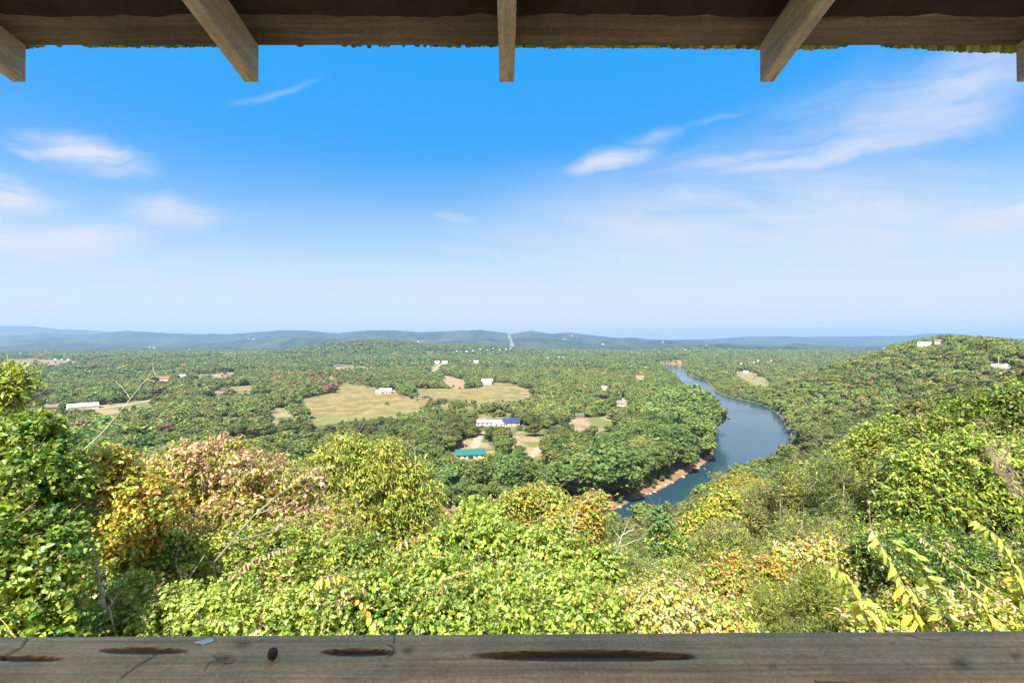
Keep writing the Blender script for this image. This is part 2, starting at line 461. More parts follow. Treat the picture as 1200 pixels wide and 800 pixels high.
rows = np.concatenate([np.geomspace(1.5, 150, 130)[:-1], np.geomspace(150, 1700, 330)[:-1], np.geomspace(1700, 16000, 230)])
a1 = np.radians(np.linspace(-66, 66, 590)); a2 = np.radians(np.linspace(66, 294, 58)[1:-1])
azs = np.concatenate([a1, a2])
RR, AA = np.meshgrid(rows, azs, indexing='ij')
X = RR * np.sin(AA); Y = RR * np.cos(AA)
Z = height(X, Y)
nr, na = X.shape
verts = np.stack([X, Y, Z], -1).reshape(-1, 3)
i0, j0 = np.meshgrid(np.arange(nr - 1), np.arange(na), indexing='ij')
j1 = (j0 + 1) % na
quads = np.stack([i0 * na + j0, (i0 + 1) * na + j0, (i0 + 1) * na + j1, i0 * na + j1], -1).reshape(-1, 4)
cz = float(height(np.array([0.]), np.array([0.]))[0])
verts = np.vstack([verts, [[0, 0, cz]]])
loops = quads.ravel(); sizes = np.full(len(quads), 4)
cap = np.stack([np.arange(na), (np.arange(na) + 1) % na, np.full(na, nr * na)], -1)
loops = np.concatenate([loops, cap.ravel()]); sizes = np.concatenate([sizes, np.full(na, 3)])
vx, vy, vz = verts.T
fid = field_id(vx, vy); keys = list(fw)
sr = distline(vx, vy, river_poly, True)
rad = np.hypot(vx, vy)
n1 = fbm(vx / 40, vy / 60, 61); n2 = fbm(vx / 9, vy / 14, 62); n3 = fbm(vx / 130, vy / 200, 63)
def mixc(a, b, t): return np.array(a)[None] * (1 - t[:, None]) + np.array(b)[None] * t[:, None]
col = mixc((.085, .10, .038), (.19, .165, .075), smooth(.4, .62, n1))
hay = mixc((.15, .122, .045), (.245, .19, .078), smooth(.3, .7, n2 * .6 + fbm(vx / 30, vy / 12, 64) * .4))
hay = hay * (1 - smooth(.52, .64, n3)[:, None] * .6) + np.array((.135, .155, .05))[None] * (smooth(.52, .64, n3) * .6)[:, None]
green_band = smooth(480, 430, vy)
hay = hay * (1 - green_band[:, None] * .45) + np.array((.14, .16, .055))[None] * (green_band * .45)[:, None]
for i, k in enumerate(keys):
    m = fid == i + 1
    if k == 'pink': c = mixc((.25, .17, .105), (.29, .20, .12), n2)
    elif k == 'lot': c = mixc((.30, .29, .26), (.36, .35, .32), n2)
    elif k == 'misc': c = mixc((.27, .19, .11), (.13, .14, .05), smooth(.38, .58, fbm(vx / 16, vy / 22, 65)))
    elif k == 'over': c = mixc((.17, .17, .07), (.24, .19, .09), n2)
    else: c = hay
    col[m] = c[m]
tdm = (1 - smooth(2.2, 4.5, track_d(vx, vy)))[:, None]
col = col * (1 - tdm) + np.array((.30, .25, .18))[None] * tdm
# mud and gravel shore on the valley side
inb = inpoly(vx, vy, bluff_poly)
shore = (1 - smooth(5.5, 7.5, sr * np.where(inb, 2.2, 1) + (n2 - .5) * 4)) * (vz > -1.2)
shc = mixc((.27, .15, .08), (.17, .11, .065), smooth(.4, .6, n2))
shc = np.where(inb[:, None], np.array([[.12, .10, .06]]), shc)
col = col * (1 - shore[:, None]) + shc * shore[:, None]
gp = smooth(.585, .63, gap_mask(vx, vy)) * (~inb) * (rad > 330) * (fid == 0) * (sr > 40) * (rad < 2600)
gcol = mixc((.20, .155, .075), (.13, .14, .05), smooth(.4, .6, n2))
col = col * (1 - gp[:, None]) + gcol * gp[:, None]
# pale gravel added behind and under the shelter to bounce sunlight onto its timber
gv = (1 - smooth(9, 14, rad)) * (vy < 1.2)
col = col * (1 - gv[:, None]) + mixc((.42, .36, .28), (.52, .45, .36), n2) * gv[:, None]
# far woods: canopy colours
fm = smooth(2500, 3200, rad)
n4 = fbm(vx / 60, vy / 110, 71, 3); n5 = fbm(vx / 400, vy / 700, 72, 3)
fc = mixc((.016, .030, .014), (.045, .062, .022), smooth(.3, .7, n4))
fc = fc * (1 - smooth(.6, .68, n5)[:, None] * .5) + np.array((.075, .08, .035))[None] * (smooth(.6, .68, n5) * .5)[:, None]
keepf = (fid > 0)
fm = np.where(keepf, 0, fm)
col = col * (1 - fm[:, None]) + fc * fm[:, None]
dc = distline(vx, vy, cut_line)
cm = .6 * (1 - smooth(8, 20, dc)) * (rad > 3500)
col = col * (1 - cm[:, None]) + np.array((.34, .34, .24))[None] * cm[:, None]
me = polymesh('ground', verts, loops, sizes, col)
me.shade_smooth()
gm, nt, out = newmat('ground_mat'); L = nt.links.new
at = N(nt, 'ShaderNodeAttribute', attribute_name='Col'); geo = N(nt, 'ShaderNodeNewGeometry')
nz = N(nt, 'ShaderNodeTexNoise', ins={'Scale': .35, 'Detail': 6.0, 'Roughness': .7}); L(geo.outputs['Position'], nz.inputs['Vector'])
rp = ramp(nt, [(.3, (.7, .72, .7)), (.7, (1.25, 1.22, 1.2))]); L(nz.outputs[0], rp.inputs[0])
mx = N(nt, 'ShaderNodeMix', data_type='RGBA', blend_type='MULTIPLY', ins={0: 1.0}); L(at.outputs['Color'], mx.inputs[6]); L(rp.outputs[0], mx.inputs[7])
# treetop relief on the distant wooded hills
nb = N(nt, 'ShaderNodeTexNoise', ins={'Scale': .05, 'Detail': 4.0, 'Roughness': .75}); L(geo.outputs['Position'], nb.inputs['Vector'])
bp = N(nt, 'ShaderNodeBump', ins={'Strength': .9, 'Distance': 9.0}); L(nb.outputs[0], bp.inputs['Height'])
vl = N(nt, 'ShaderNodeVectorMath', operation='LENGTH'); L(geo.outputs['Position'], vl.inputs[0])
mr = N(nt, 'ShaderNodeMapRange', ins={'From Min': 2200.0, 'From Max': 3200.0}); L(vl.outputs['Value'], mr.inputs['Value'])
mm = N(nt, 'ShaderNodeMix', data_type='VECTOR'); L(mr.outputs[0], mm.inputs[0]); L(geo.outputs['Normal'], mm.inputs[4]); L(bp.outputs[0], mm.inputs[5])
p = N(nt, 'ShaderNodeBsdfPrincipled', ins={'Roughness': .95, 'Specular IOR Level': .1}); L(mx.outputs[2], p.inputs['Base Color']); L(mm.outputs[1], p.inputs['Normal'])
L(p.outputs[0], out.inputs[0])
tag(link('ground', me, gm), kind='structure')

# river water
wb = MB()
wb.add([(-3200, 60, 0), (2500, 60, 0), (2500, 2600, 0), (-3200, 2600, 0)], [(0, 1, 2, 3)])
wm, nt, out = newmat('water_mat'); L = nt.links.new
geo = N(nt, 'ShaderNodeNewGeometry')
n = N(nt, 'ShaderNodeTexNoise', ins={'Scale': .9, 'Detail': 5.0, 'Roughness': .6}); L(geo.outputs['Position'], n.inputs['Vector'])
b = N(nt, 'ShaderNodeBump', ins={'Strength': .30, 'Distance': .12}); L(n.outputs[0], b.inputs['Height'])
nn = N(nt, 'ShaderNodeTexNoise', ins={'Scale': .012, 'Detail': 3.0}); L(geo.outputs['Position'], nn.inputs['Vector'])
rr_ = N(nt, 'ShaderNodeMapRange', ins={'From Min': .35, 'From Max': .65, 'To Min': .06, 'To Max': .2}); L(nn.outputs[0], rr_.inputs['Value'])
p = N(nt, 'ShaderNodeBsdfPrincipled', ins={'Base Color': (.018, .045, .06, 1), 'IOR': 1.333, 'Specular IOR Level': .5}); L(rr_.outputs[0], p.inputs['Roughness']); L(b.outputs[0], p.inputs['Normal']); L(p.outputs[0], out.inputs[0])
tag(wb.build('river_water', wm), kind='structure')

# ------------------------------------------------------------------ tree prototypes
G_DARK = [((.030, .062, .016), 3), ((.045, .085, .020), 3), ((.070, .115, .030), 2)]
bark = plain('bark', (.16, .13, .10), .9, .35, 4)
bark_pale = plain('bark_pale', (.42, .37, .30), .9, .3, 6)
bark_grey = plain('bark_grey', (.27, .235, .20), .9, .35, 9)

def crown_lumps(kind, h, seed):
    rs = np.random.default_rng(seed); L = []
    if kind == 'broad':
        cr = h * .46
        for i in range(15):
            a = rs.random() * 6.28; q = rs.random() ** .6
            zz = h * (.42 + .46 * rs.random())
            lim = cr * math.sqrt(max(.1, 1 - ((zz - h * .58) / (h * .45)) ** 2))
            rr = h * (.13 + .10 * rs.random())
            L.append((np.array([math.cos(a) * q * (lim - rr * .4), math.sin(a) * q * (lim - rr * .4), zz]), np.array([rr, rr, rr * .78])))
        L.append((np.array([0, 0, h * .60]), np.array([h * .30, h * .30, h * .28])))
    elif kind == 'tall':
        for i in range(14):
            a = rs.random() * 6.28; zz = h * (.30 + .6 * rs.random())
            lim = h * .27 * math.sqrt(max(.08, 1 - ((zz - h * .55) / (h * .47)) ** 2))
            rr = h * (.09 + .08 * rs.random())
            L.append((np.array([math.cos(a) * lim * .75, math.sin(a) * lim * .75, zz]), np.array([rr, rr, rr * .9])))
        L.append((np.array([0, 0, h * .56]), np.array([h * .2, h * .2, h * .35])))
    else:
        for i in range(20):
            t = (i + rs.random()) / 20; zz = h * (.10 + .84 * t)
            a = rs.random() * 6.28; lim = h * .27 * (1 - t) ** .75 + h * .03
            rr = h * (.075 + .055 * rs.random()) * (1.15 - .55 * t)
            L.append((np.array([math.cos(a) * lim * .75, math.sin(a) * lim * .75, zz]), np.array([rr, rr, rr * .95])))
        L.append((np.array([0, 0, h * .42]), np.array([h * .17, h * .17, h * .38])))
    return L

def crown_mesh(name, kind, h, n, ls, pal, seed, inner=.7, twigs=False, spiky=False):
    """foliage of a tree: leaf sprays spread through the outer shell of its lumps"""
    L = crown_lumps(kind, h, seed)
    if twigs:
        K = 6
        P, O = lump_points(L, n // K, inner)
        arr, tw = twig_leaves(P, O, K, ls * 2.6, ls, .55 if not spiky else .3, pal, 'simple', droop=.1 if spiky else .35, upl=.5, patch=h * .12, seed=seed, twup=.6 if spiky else .3)
        return polymesh(name, arr[0], arr[1], arr[2], arr[3]), L
    P, O = lump_points(L, n, inner)
    A = norm(rng.normal(size=(n, 3)) + (np.array([0, 0, 1.2]) if spiky else 0))
    NN = norm(O * .9 + np.array([0, 0, .5]) + rng.normal(0, .55, (n, 3)))
    c = palette_pick(P, pal, seed, h * .12); c = c * .65 + c.mean(0) * .35
    arr = leaf_arrays(P, A, NN, ls * (.6 + .8 * rng.random(n)), .8 if not spiky else .4, c, 'blob', .2)
    return polymesh(name, *arr), L

def trunk_mesh(name, L, h, seed, r0=None, sides=6, limbs=8):
    rs = np.random.default_rng(seed); b = MB(); r0 = r0 or h * .022
    top = max(l[0][2] for l in L)
    lean = rs.normal(0, h * .02, 2)
    path = np.array([[lean[0] * t * t, lean[1] * t * t, -h * .05 + (top + h * .05) * t] for t in (0, .12, .3, .5, .75, 1)])
    b.tube(path, r0 * np.array([1.5, 1.05, .85, .65, .35, .12]), sides)
    for i in range(min(limbs, len(L))):
        c = L[i][0]; z0 = max(h * .18, c[2] * .55); t = (z0 + h * .05) / (top + h * .05)
        s = np.array([lean[0] * t * t, lean[1] * t * t, z0]); mid = s * .5 + c * .5 + np.array([0, 0, -h * .02])
        b.tube([s, mid, c], [r0 * .5, r0 * .33, r0 * .12], 4)
    me_o = b.build(name, bark); me = me_o.data; bpy.data.objects.remove(me_o)
    return me

print('prototypes')
PALS = {
 'valley': [((.045, .085, .020), 2), ((.085, .135, .030), 3), ((.125, .180, .045), 3), ((.165, .215, .065), 2)],
 'olive':  [((0.068, 0.091, 0.024), 2), ((0.111, 0.140, 0.038), 3), ((0.155, 0.179, 0.054), 3), ((0.189, 0.195, 0.074), 1)],
 'hill':   [((0.068, 0.107, 0.024), 2), ((0.115, 0.163, 0.035), 3), ((0.176, 0.215, 0.057), 3), ((0.230, 0.234, 0.074), 1)],
 'yellow': [((0.216, 0.221, 0.034), 2), ((0.311, 0.286, 0.041), 3), ((0.162, 0.195, 0.041), 2), ((0.365, 0.260, 0.068), 1)],
 'cedar':  [((0.047, 0.078, 0.019), 2), ((0.084, 0.120, 0.027), 3), ((0.135, 0.163, 0.041), 2)],
 'brown':  [((0.216, 0.143, 0.081), 2), ((0.284, 0.169, 0.095), 2), ((0.135, 0.130, 0.054), 2)],
}
m_leaf = leafmat('foliage', .34, .6, .2, .024, .22, (1.22, 1.18, 1.22))
m_far = leafmat('foliage_far', .22, .8, .1, .03, .26, (1.42, 1.36, 1.42))
LOD = []   # (n, size factor of h)
variants = [('broad', 'valley'), ('broad', 'olive'), ('tall', 'valley'), ('broad', 'hill'), ('cedar', 'cedar'), ('cedar', 'olive'), ('broad', 'yellow'), ('tall', 'hill'), ('broad', 'brown')]
lods = [(30000, .019, True), (5200, .05, False), (900, .105, False), (190, .21, False)]
protos = {}
for vi, (kd, pl) in enumerate(variants):
    for li, (n, ls, tw) in enumerate(lods):
        nalt = 2 if li < 2 else 1
        for alt in range(nalt):
            me, L_ = crown_mesh('crown', kd, 10.0, n, ls * 10, PALS[pl], 100 + vi * 7 + alt * 3, inner=.68, twigs=tw, spiky=(kd == 'cedar'))
            me.materials.append(m_leaf if li < 2 else m_far)
            tm = trunk_mesh('trunk', L_, 10.0, vi + alt, limbs=8 if li < 2 else 0) if li < 3 else None
            protos[(vi, li, alt)] = (me, tm)

# ------------------------------------------------------------------ where the buildings stand (planted woods keep clear of them)
def hash_i(k): return ((k * 7919 + 13) % 101) / 101
HS = [  # name, label, px, py(base), width m, depth m, wall h, roof h, turn, wall, roof, detail
 ('barn', 'long low barn with a bright teal metal roof in a dirt clearing', 551, 535.5, 18.5, 9, 2.7, 2.4, 5, 'cream', 'teal', 2),
 ('shed', 'small brown shed behind the teal roofed barn', 541, 523, 6, 4, 2.4, 1, -10, 'brown', 'tan', 0),
 ('farmhouse', 'farmhouse with pale grey roof at the top edge of the hay field', 452, 460.5, 17, 13, 3.4, 4.0, -6, 'cream', 'grey', 1),
 ('shed', 'low grey lean to beside the farmhouse on the hay field', 444, 461, 9, 8, 2.8, 1.6, -6, 'cream', 'grey', 0),
 ('barn', 'white roofed barn on the far side of the right hay field', 571, 450, 19, 16, 4, 5, -14, 'sage', 'silver', 1),
 ('workshop', 'long low white workshop left of the blue roofed house', 573, 497.5, 23, 9, 2.8, 1.4, 3, 'white', 'grey', 1),
 ('trailer', 'white trailer parked in front of the long white workshop', 584, 499.5, 9, 4, 2.6, 0, 10, 'white', 'silver', 1),
 ('house', 'blue roofed house beside the white workshop in the valley', 599, 498, 14, 11, 3.0, 3.2, 6, 'cream', 'blue', 1),
 ('house', 'dark shed roofed cabin at the top of the grassy yard', 679, 489.5, 8, 7, 2.6, 2, 10, 'brown', 'dark', 0),
 ('hilltop_house', 'big white two storey house on the right hand hilltop', 1082, 405.6, 14, 10, 6.2, 0, 12, 'white', 'tan', 1),
 ('hilltop_house', 'smaller tan house half hidden right of the white hilltop house', 1099, 403.2, 6, 7, 4, 1.5, 0, 'cream', 'tan', 0),
 ('long_shed', 'long pale green roofed shed on the left of the valley', 97, 479, 25, 13, 3.2, 3, 4, 'white', 'sage', 0),
 ('house', 'brown roofed house left of the long pale green shed', 58, 480, 14, 10, 3, 2.6, -5, 'brown', 'tan', 0),
 ('house', 'house with a dull red roof far left in the valley', 191, 446, 20, 13, 4, 4.5, -12, 'white', 'red', 0),
 ('house', 'small white house right of the red roofed one', 213, 443, 12, 9, 4, 3, 10, 'white', 'silver', 0),
 ('house', 'dark brown roofed house above the hay field', 397, 430, 17, 12, 4, 4, 0, 'brown', 'dark', 0),
 ('house', 'left of two white houses above the pink field', 512, 426, 14, 10, 4.5, 4, 0, 'white', 'silver', 0),
 ('house', 'right of two white houses above the pink field', 521, 426, 17, 11, 4.5, 4, 8, 'white', 'silver', 0),
 ('house', 'white house alone in the woods right of the two white ones', 558, 425, 16, 10, 4.5, 3, 8, 'white', 'silver', 0),
 ('house', 'pale house among the trees left of the river middle', 730, 476, 13, 9, 3.5, 3, -20, 'cream', 'tan', 0),
 ('house', 'small orange roofed house left of the distant river', 750, 444.5, 15, 10, 3.5, 4, 0, 'cream', 'orange', 0),
 ('house', 'white gabled house left of the orange roofed one', 708, 457, 9, 8, 3.5, 2.5, 0, 'white', 'silver', 0),
 ('house', 'white cottage on the field across the river', 874, 437, 9, 7, 3, 2, 0, 'white', 'silver', 0)]
HOUSES = []; CLEAR = []
for nm_, lb_, px_, py_, w_, dp_, hw_, hr_, rz_, wm_, rm_, dt_ in HS:
    X_, Y_, Z_ = march(px_, py_)
    print('house', lb_, int(Y_), round(Z_, 1))
    HOUSES.append((nm_, lb_, (X_, Y_, Z_), w_, dp_, hw_, hr_, rz_ - math.degrees(math.atan2(X_, Y_)), wm_, rm_, dt_)); CLEAR.append((X_, Y_, w_, dp_, px_, py_))
FARPX = [(8, 415), (14, 417), (24, 414.5), (58, 420.5), (66, 421), (74, 422), (81, 421.5), (90, 421), (96, 421), (152, 424), (176, 407), (181, 408), (222, 409), (291, 396.5), (297, 398), (490, 400), (493, 401),
 (535, 412), (546, 411.5), (553, 411), (562, 410), (570, 409.5), (577, 408.5), (584, 409), (591, 409.5), (597, 408.5), (604, 408.5), (610, 409.5), (640, 420), (653, 417.5), (662, 419), (663, 398), (672, 392.5), (708, 403.5), (765, 397.5), (771, 396.7), (778, 400.5), (804, 410.5), (810, 410.5), (829, 404.5), (869, 427), (884, 424.5), (889, 423.5), (904, 423.5), (907, 426.5), (995, 418.5)]
FARPX.sort(); FAR = []
for k, (px_, py_) in enumerate(FARPX):
    px_ += (hash_i(k * 5) - .5) * 4; py_ += (hash_i(k * 9 + 2) - .3) * 1.6
    X_, Y_, Z_ = march(px_, py_, 600); d_ = Y_; w_ = min(34, (1.5 + 1.7 * hash_i(k * 3 + 1)) / F * d_); FAR.append(((X_, Y_, Z_), w_, max(4.0, min(6, w_ * .25)))); CLEAR.append((X_, Y_, w_, w_, px_, py_))
LOT = march(1170, 429.5)

# ------------------------------------------------------------------ plant the woods
print('planting')
def skyline(px):
    """upper edge of the near foliage in the photograph: anything lower is hidden by it"""
    return np.interp(px, [-50, 0, 95, 100, 180, 260, 350, 400, 500, 515, 570, 640, 715, 728, 752, 770, 800, 830, 855, 935, 1000, 1100, 1200, 1300],
                     [480, 480, 500, 530, 535, 512, 520, 512, 530, 560, 590, 580, 590, 632, 632, 602, 602, 584, 573, 543, 530, 500, 470, 460])

def scatter(r0, r1, cell, azlim=64, jit=.85):
    k = int(r1 * 1.05 / cell)
    gx, gy = np.meshgrid(np.arange(-k, k + 1), np.arange(-int(30 / cell), k + 1))
    x = (gx.ravel() + (rng.random(gx.size) - .5) * jit + .5 * (gy.ravel() % 2)) * cell
    y = (gy.ravel() + (rng.random(gx.size) - .5) * jit) * cell
    r = np.hypot(x, y); az = np.degrees(np.arctan2(x, y))
    m = (r >= r0) & (r < r1) & (np.abs(az) < azlim)
    return x[m], y[m]

def inb_trees(x, y): return np.zeros(len(x), bool)
pts = []
for r0, r1, cell, hh in [(14, 75, 3.6, 6.2), (75, 380, 6.2, 8.8), (380, 1100, 6.0, 8.3), (1100, 2000, 8.0, 9.0), (2000, 3300, 11, 10.5)]:
    x, y = scatter(r0, r1, cell)
    pts.append(np.stack([x, y, np.full(len(x), hh), np.full(len(x), cell)], 1))
# extra trees along the river banks
bank = []
for line, sgn in ((left_bank, 1), (right_bank, -1)):
    for (ax, ay), (bx, by) in zip(line[6:-1], line[7:]):
        L_ = math.hypot(bx - ax, by - ay)
        for k in range(int(L_ / 5)):
            t = (k + rng.random()) / max(1, int(L_ / 5))
            nx, ny = -(by - ay) / L_ * sgn, (bx - ax) / L_ * sgn
            dd = (6.3 if sgn > 0 else 5) + rng.random() * 9
            bank.append((ax + (bx - ax) * t + nx * dd, ay + (by - ay) * t + ny * dd, 12.5 if sgn > 0 else 11, 5))
pts.append(np.array(bank))
brush = []
for (ax, ay), (bx, by) in zip(left_bank[6:-1], left_bank[7:]):
    L_ = math.hypot(bx - ax, by - ay)
    for k in range(int(L_ / 4)):
        t = rng.random(); dd = 2.5 + rng.random() * 6
        brush.append((ax + (bx - ax) * t - (by - ay) / L_ * dd, ay + (by - ay) * t + (bx - ax) / L_ * dd, 1.2 + 2.2 * rng.random(), 4))
NB = len(brush); pts.append(np.array(brush))
PT = np.concatenate(pts)
x, y, hh, cell = PT.T
r = np.hypot(x, y); z = height(x, y); s = distline(x, y, river_poly, True)
inr = inpoly(x, y, river_poly); fidp = field_id(x, y); onb = inpoly(x, y, bluff_poly)
gap = gap_mask(x, y)
ok = (~inr) & (s > np.where(onb, 4.0, np.where((x > 20) & (r < 380), 6.0, 6.0))) & ((fidp == 0) | ((fidp == 4) & (rng.random(len(x)) < .06)) | ((fidp == 5) & (rng.random(len(x)) < .1)) | (rng.random(len(x)) < .008))
valley = ~onb
ingap = (gap > .60) & valley & (s > 45) & (r > 330)
ok &= ~(ingap & (rng.random(len(x)) < .62))
ok &= ~((rng.random(len(x)) < .06)) & ~((track_d(x, y) < 4.5) & valley)
# keep a clear view: nothing may rise into the sight lines over the river close to us
px = 600 + F * x / np.maximum(y, 1e-3)
h = hh * (.5 + .95 * rng.random(len(x)) ** 1.5)
big = valley & (s < 70) & (r < 700); h = np.where(big, h * 1.35, h)
dens2 = fbm(x / 120, y / 160, 44); h = np.where(valley & ~big, h * (.78 + .5 * dens2), h)
h = np.where(onb & (r > 380), h * .82, h); h = np.where(ingap, h * .6, h); h = np.where((s < 40) & (r > 620), h * .62, h)
top_py = HZ + (CAMZ - (z + h)) / y * F
hwp = np.clip(h * .42 / np.maximum(y, 1) * F, 0, 34)
cap_py = np.maximum(skyline(px), np.where((px > 690) & (px < 800), np.maximum(skyline(px - hwp), skyline(px + hwp)), 0))
nearm = (r < 170) & onb & (y > 5)
# shrink near trees whose tops would cut into the valley view
lim = CAMZ - (cap_py + 4 - HZ) / F * y - z
h2 = np.where(nearm, np.minimum(h, lim), h)
ok &= (h2 > 2.0) & ((~nearm) | (h2 > h * .3))
h = h2
# sight lines the photograph shows open: fields, yards and buildings
hw_px = h * .5 / y * F
foot_py = HZ + (CAMZ - z) / y * F
tp = HZ + (CAMZ - (z + h)) / y * F
rdrop = rng.random(len(x))
for k_, polys in fields.items():
    for poly in polys:
        ymin = min(p_[1] for p_ in poly); ymax = max(p_[1] for p_ in poly)
        hit = np.zeros(len(x), bool)
        for q_, o_ in ((.04, 0), (.3, -.55), (.3, .55)): hit |= inpoly(px + o_ * hw_px, tp + (foot_py - tp) * q_, poly)
        hit &= foot_py > ymin + 1
        ok &= ~(hit & (rdrop < (.82 if k_ in ('misc', 'over') else .7)))
        h = np.where(hit, h * (.45 if k_ != 'misc' else .7), h)
for X_, Y_, w_, dp_, px_, py_ in CLEAR:
    ok &= ~(np.hypot(x - X_, (y - Y_)) < max(w_, dp_) * .5 + 3.5)
    inf = (y < Y_) & (np.abs(px - px_) < w_ / 2 / Y_ * F + hw_px * .8) & (y > 60)
    limh = CAMZ - (py_ + .3 - HZ) / F * y - z
    h = np.where(inf, np.minimum(h, limh), h); ok &= ~(inf & (h < 2.2))
# keep the foreground plants' own space free
ok &= ~((r < 34) & (px < 1010) & (px > -400))
ok &= ~((r < 22))
bi = np.arange(len(x)) >= len(x) - NB; ok = np.where(bi, ~inr & (s > 2) & (fidp == 0), ok); h = np.where(bi, hh, h)
sel = np.where(ok)[0]
x, y, z, h, r, s, px, onb, cell = [a[sel] for a in (x, y, z, h, r, s, px, onb, cell)]
n = len(x)
q = fbm(x / 90, y / 130, 91, 3); q = (np.argsort(np.argsort(q)) / n) * .5 + rng.random(n) * .5
var = np.zeros(n, int)
va = np.array([0, 0, 2, 0, 1, 1, 4, 3, 1, 3]); hv = np.array([5, 4, 1, 3, 1, 5, 3, 4, 1, 5])
var = np.where(onb, hv[(q * 10).astype(int).clip(0, 9)], va[(q * 10).astype(int).clip(0, 9)])
riv = (~onb) & (s < 60); var = np.where(riv, np.array([0, 2, 0, 0, 2, 0, 3, 0])[(rng.random(n) * 8).astype(int)], var)
rr = rng.random(n)
var = np.where((rr < .006), 6, var); var = np.where((rr > .994), 8, var)
brown = (px > 318) & (px < 425) & (y > 640) & (y < 950) & (rr > .72); var = np.where(brown & ~onb, 8, var)
var = np.where(onb & (r < 90) & (rr < .05), 6, var)
farR = onb & (r > 500) & (s < 60) ; var = np.where(farR, np.array([3, 7, 3, 5])[(rr * 4).astype(int).clip(0, 3)], var)
wid = np.where(riv & (r < 600), 1.1, 1.0) * (1.0 + .55 * rng.random(n)) * np.clip(cell / 9, 1, 1.25)
rot = rng.random(n) * 6.283
lod = np.where(r < 95, 0, np.where(r < 420, 1, np.where(r < 1150, 2, 3)))
top_py = HZ + (CAMZ - (z + h * .9)) / y * F
vis = (px > -15) & (px < 1215) & ((top_py < skyline(px)) | ((px > 730) & (r < 170) & onb))
app = np.where(vis, h / r, 0)
NI = 285
order = np.argsort(-app)[:NI]
indiv = np.zeros(n, bool); indiv[order] = True
print('trees', n)

def landmark(i):
    if onb[i]:
        if r[i] < 60: return 'just below the lookout', 'slope below the lookout'
        if px[i] < 930: return 'on the bluff above the river', 'bluff above the river'
        return 'on the wooded right hillside', 'hillside on the right'
    if s[i] < 45: return 'at the left river bank', 'left bank of the river'
    if px[i] > 640: return 'between yard and river', 'woods between yard and river'
    if px[i] > 500: return 'around the teal barn', 'woods around the teal barn'
    if px[i] > 300: return 'below the hay field', 'woods below the hay field'
    return 'at the valley left', 'woods at the left'
desc = {0: 'rounded dark green broadleaf tree', 1: 'rounded olive green broadleaf tree', 2: 'tall dark green broadleaf tree', 3: 'bright mid green broadleaf tree',
        4: 'dark feathery cedar tree', 5: 'olive feathery cedar tree', 6: 'yellowing broadleaf tree', 7: 'tall bright green tree', 8: 'brown half bare tree'}
def ordinal(k):
    if 10 <= k % 100 <= 20: return f'{k}th'
    return f"{k}{ {1: 'st', 2: 'nd', 3: 'rd'}.get(k % 10, 'th') }"
def place_tree(vi, li, alt, loc, hgt, w, rz, label, group):
    cm, tm = protos[(vi, li, alt)]
    e = empty('cedar_tree' if variants[vi][0] == 'cedar' else 'broadleaf_tree', loc, rz); e.scale = (hgt / 10 * w, hgt / 10 * w, hgt / 10)
    for nm, me in (('crown', cm), ('trunk', tm)):
        c = bpy.data.objects.new(nm, me); COL.objects.link(c); c.parent = e
    tag(e, label, 'tree', group)
    return e
bucket = {}
for i in order:
    ph, grp = landmark(i); bucket.setdefault((desc[var[i]], ph, grp), []).append(i)
for (d_, ph, grp), ids in bucket.items():
    ids.sort(key=lambda i: px[i])
    for k, i in enumerate(ids):
        if len(ids) == 1: lb = f'only {d_} {ph}'
        else: lb = f'{d_} {ph}, {ordinal(k + 1)} of {len(ids)} from left'
        li = min(lod[i], 1)
        place_tree(int(var[i]), int(li), int(i) % 2, (x[i], y[i], z[i]), h[i], wid[i], rot[i], lb, 'trees on the ' + grp if 'woods' not in grp else 'trees of the ' + grp)

# the rest of the woods: one body nobody could count, grown from the same trees
pcol = bpy.data.collections.new('woods_source'); pindex = {}
keys_p = sorted(protos)
for k, key in enumerate(keys_p):
    cm, tm = protos[key]
    if tm is not None:     # one joined mesh: crown + trunk
        import bmesh
        bm = bmesh.new(); bm.from_mesh(cm); nf = len(bm.faces); bm.from_mesh(tm); bm.faces.ensure_lookup_table()
        for f in bm.faces[nf:]: f.material_index = 1
        me = bpy.data.meshes.new('woods_tree'); bm.to_mesh(me); bm.free(); me.materials.append(cm.materials[0]); me.materials.append(bark)
    else: me = cm
    o = bpy.data.objects.new(f'woods_{k:03d}', me); pcol.objects.link(o); pindex[key] = k
ri = np.where(~indiv)[0]
alt = (ri % 2); alt = np.where(lod[ri] < 2, alt, 0)
pi = np.array([pindex[(int(var[i]), int(lod[i]), int(a))] for i, a in zip(ri, alt)], np.int32)
pm = bpy.data.meshes.new('woods'); pm.vertices.add(len(ri)); pm.vertices.foreach_set('co', np.stack([x[ri], y[ri], z[ri]], 1).astype(np.float32).ravel())
for nm, ty, arr in (('pidx', 'INT', pi), ('prot', 'FLOAT', rot[ri].astype(np.float32))):
    a_ = pm.attributes.new(nm, ty, 'POINT'); a_.data.foreach_set('value', arr)
a_ = pm.attributes.new('pscl', 'FLOAT_VECTOR', 'POINT')
a_.data.foreach_set('vector', np.stack([h[ri] / 10 * wid[ri], h[ri] / 10 * wid[ri], h[ri] / 10], 1).astype(np.float32).ravel())
wo = bpy.data.objects.new('woods', pm); COL.objects.link(wo)
gn = bpy.data.node_groups.new('grow_woods', 'GeometryNodeTree')
gn.interface.new_socket('Geometry', in_out='INPUT', socket_type='NodeSocketGeometry'); gn.interface.new_socket('Geometry', in_out='OUTPUT', socket_type='NodeSocketGeometry')
gi = gn.nodes.new('NodeGroupInput'); go = gn.nodes.new('NodeGroupOutput')
ci = gn.nodes.new('GeometryNodeCollectionInfo'); ci.inputs['Collection'].default_value = pcol; ci.inputs['Separate Children'].default_value = True; ci.inputs['Reset Children'].default_value = True
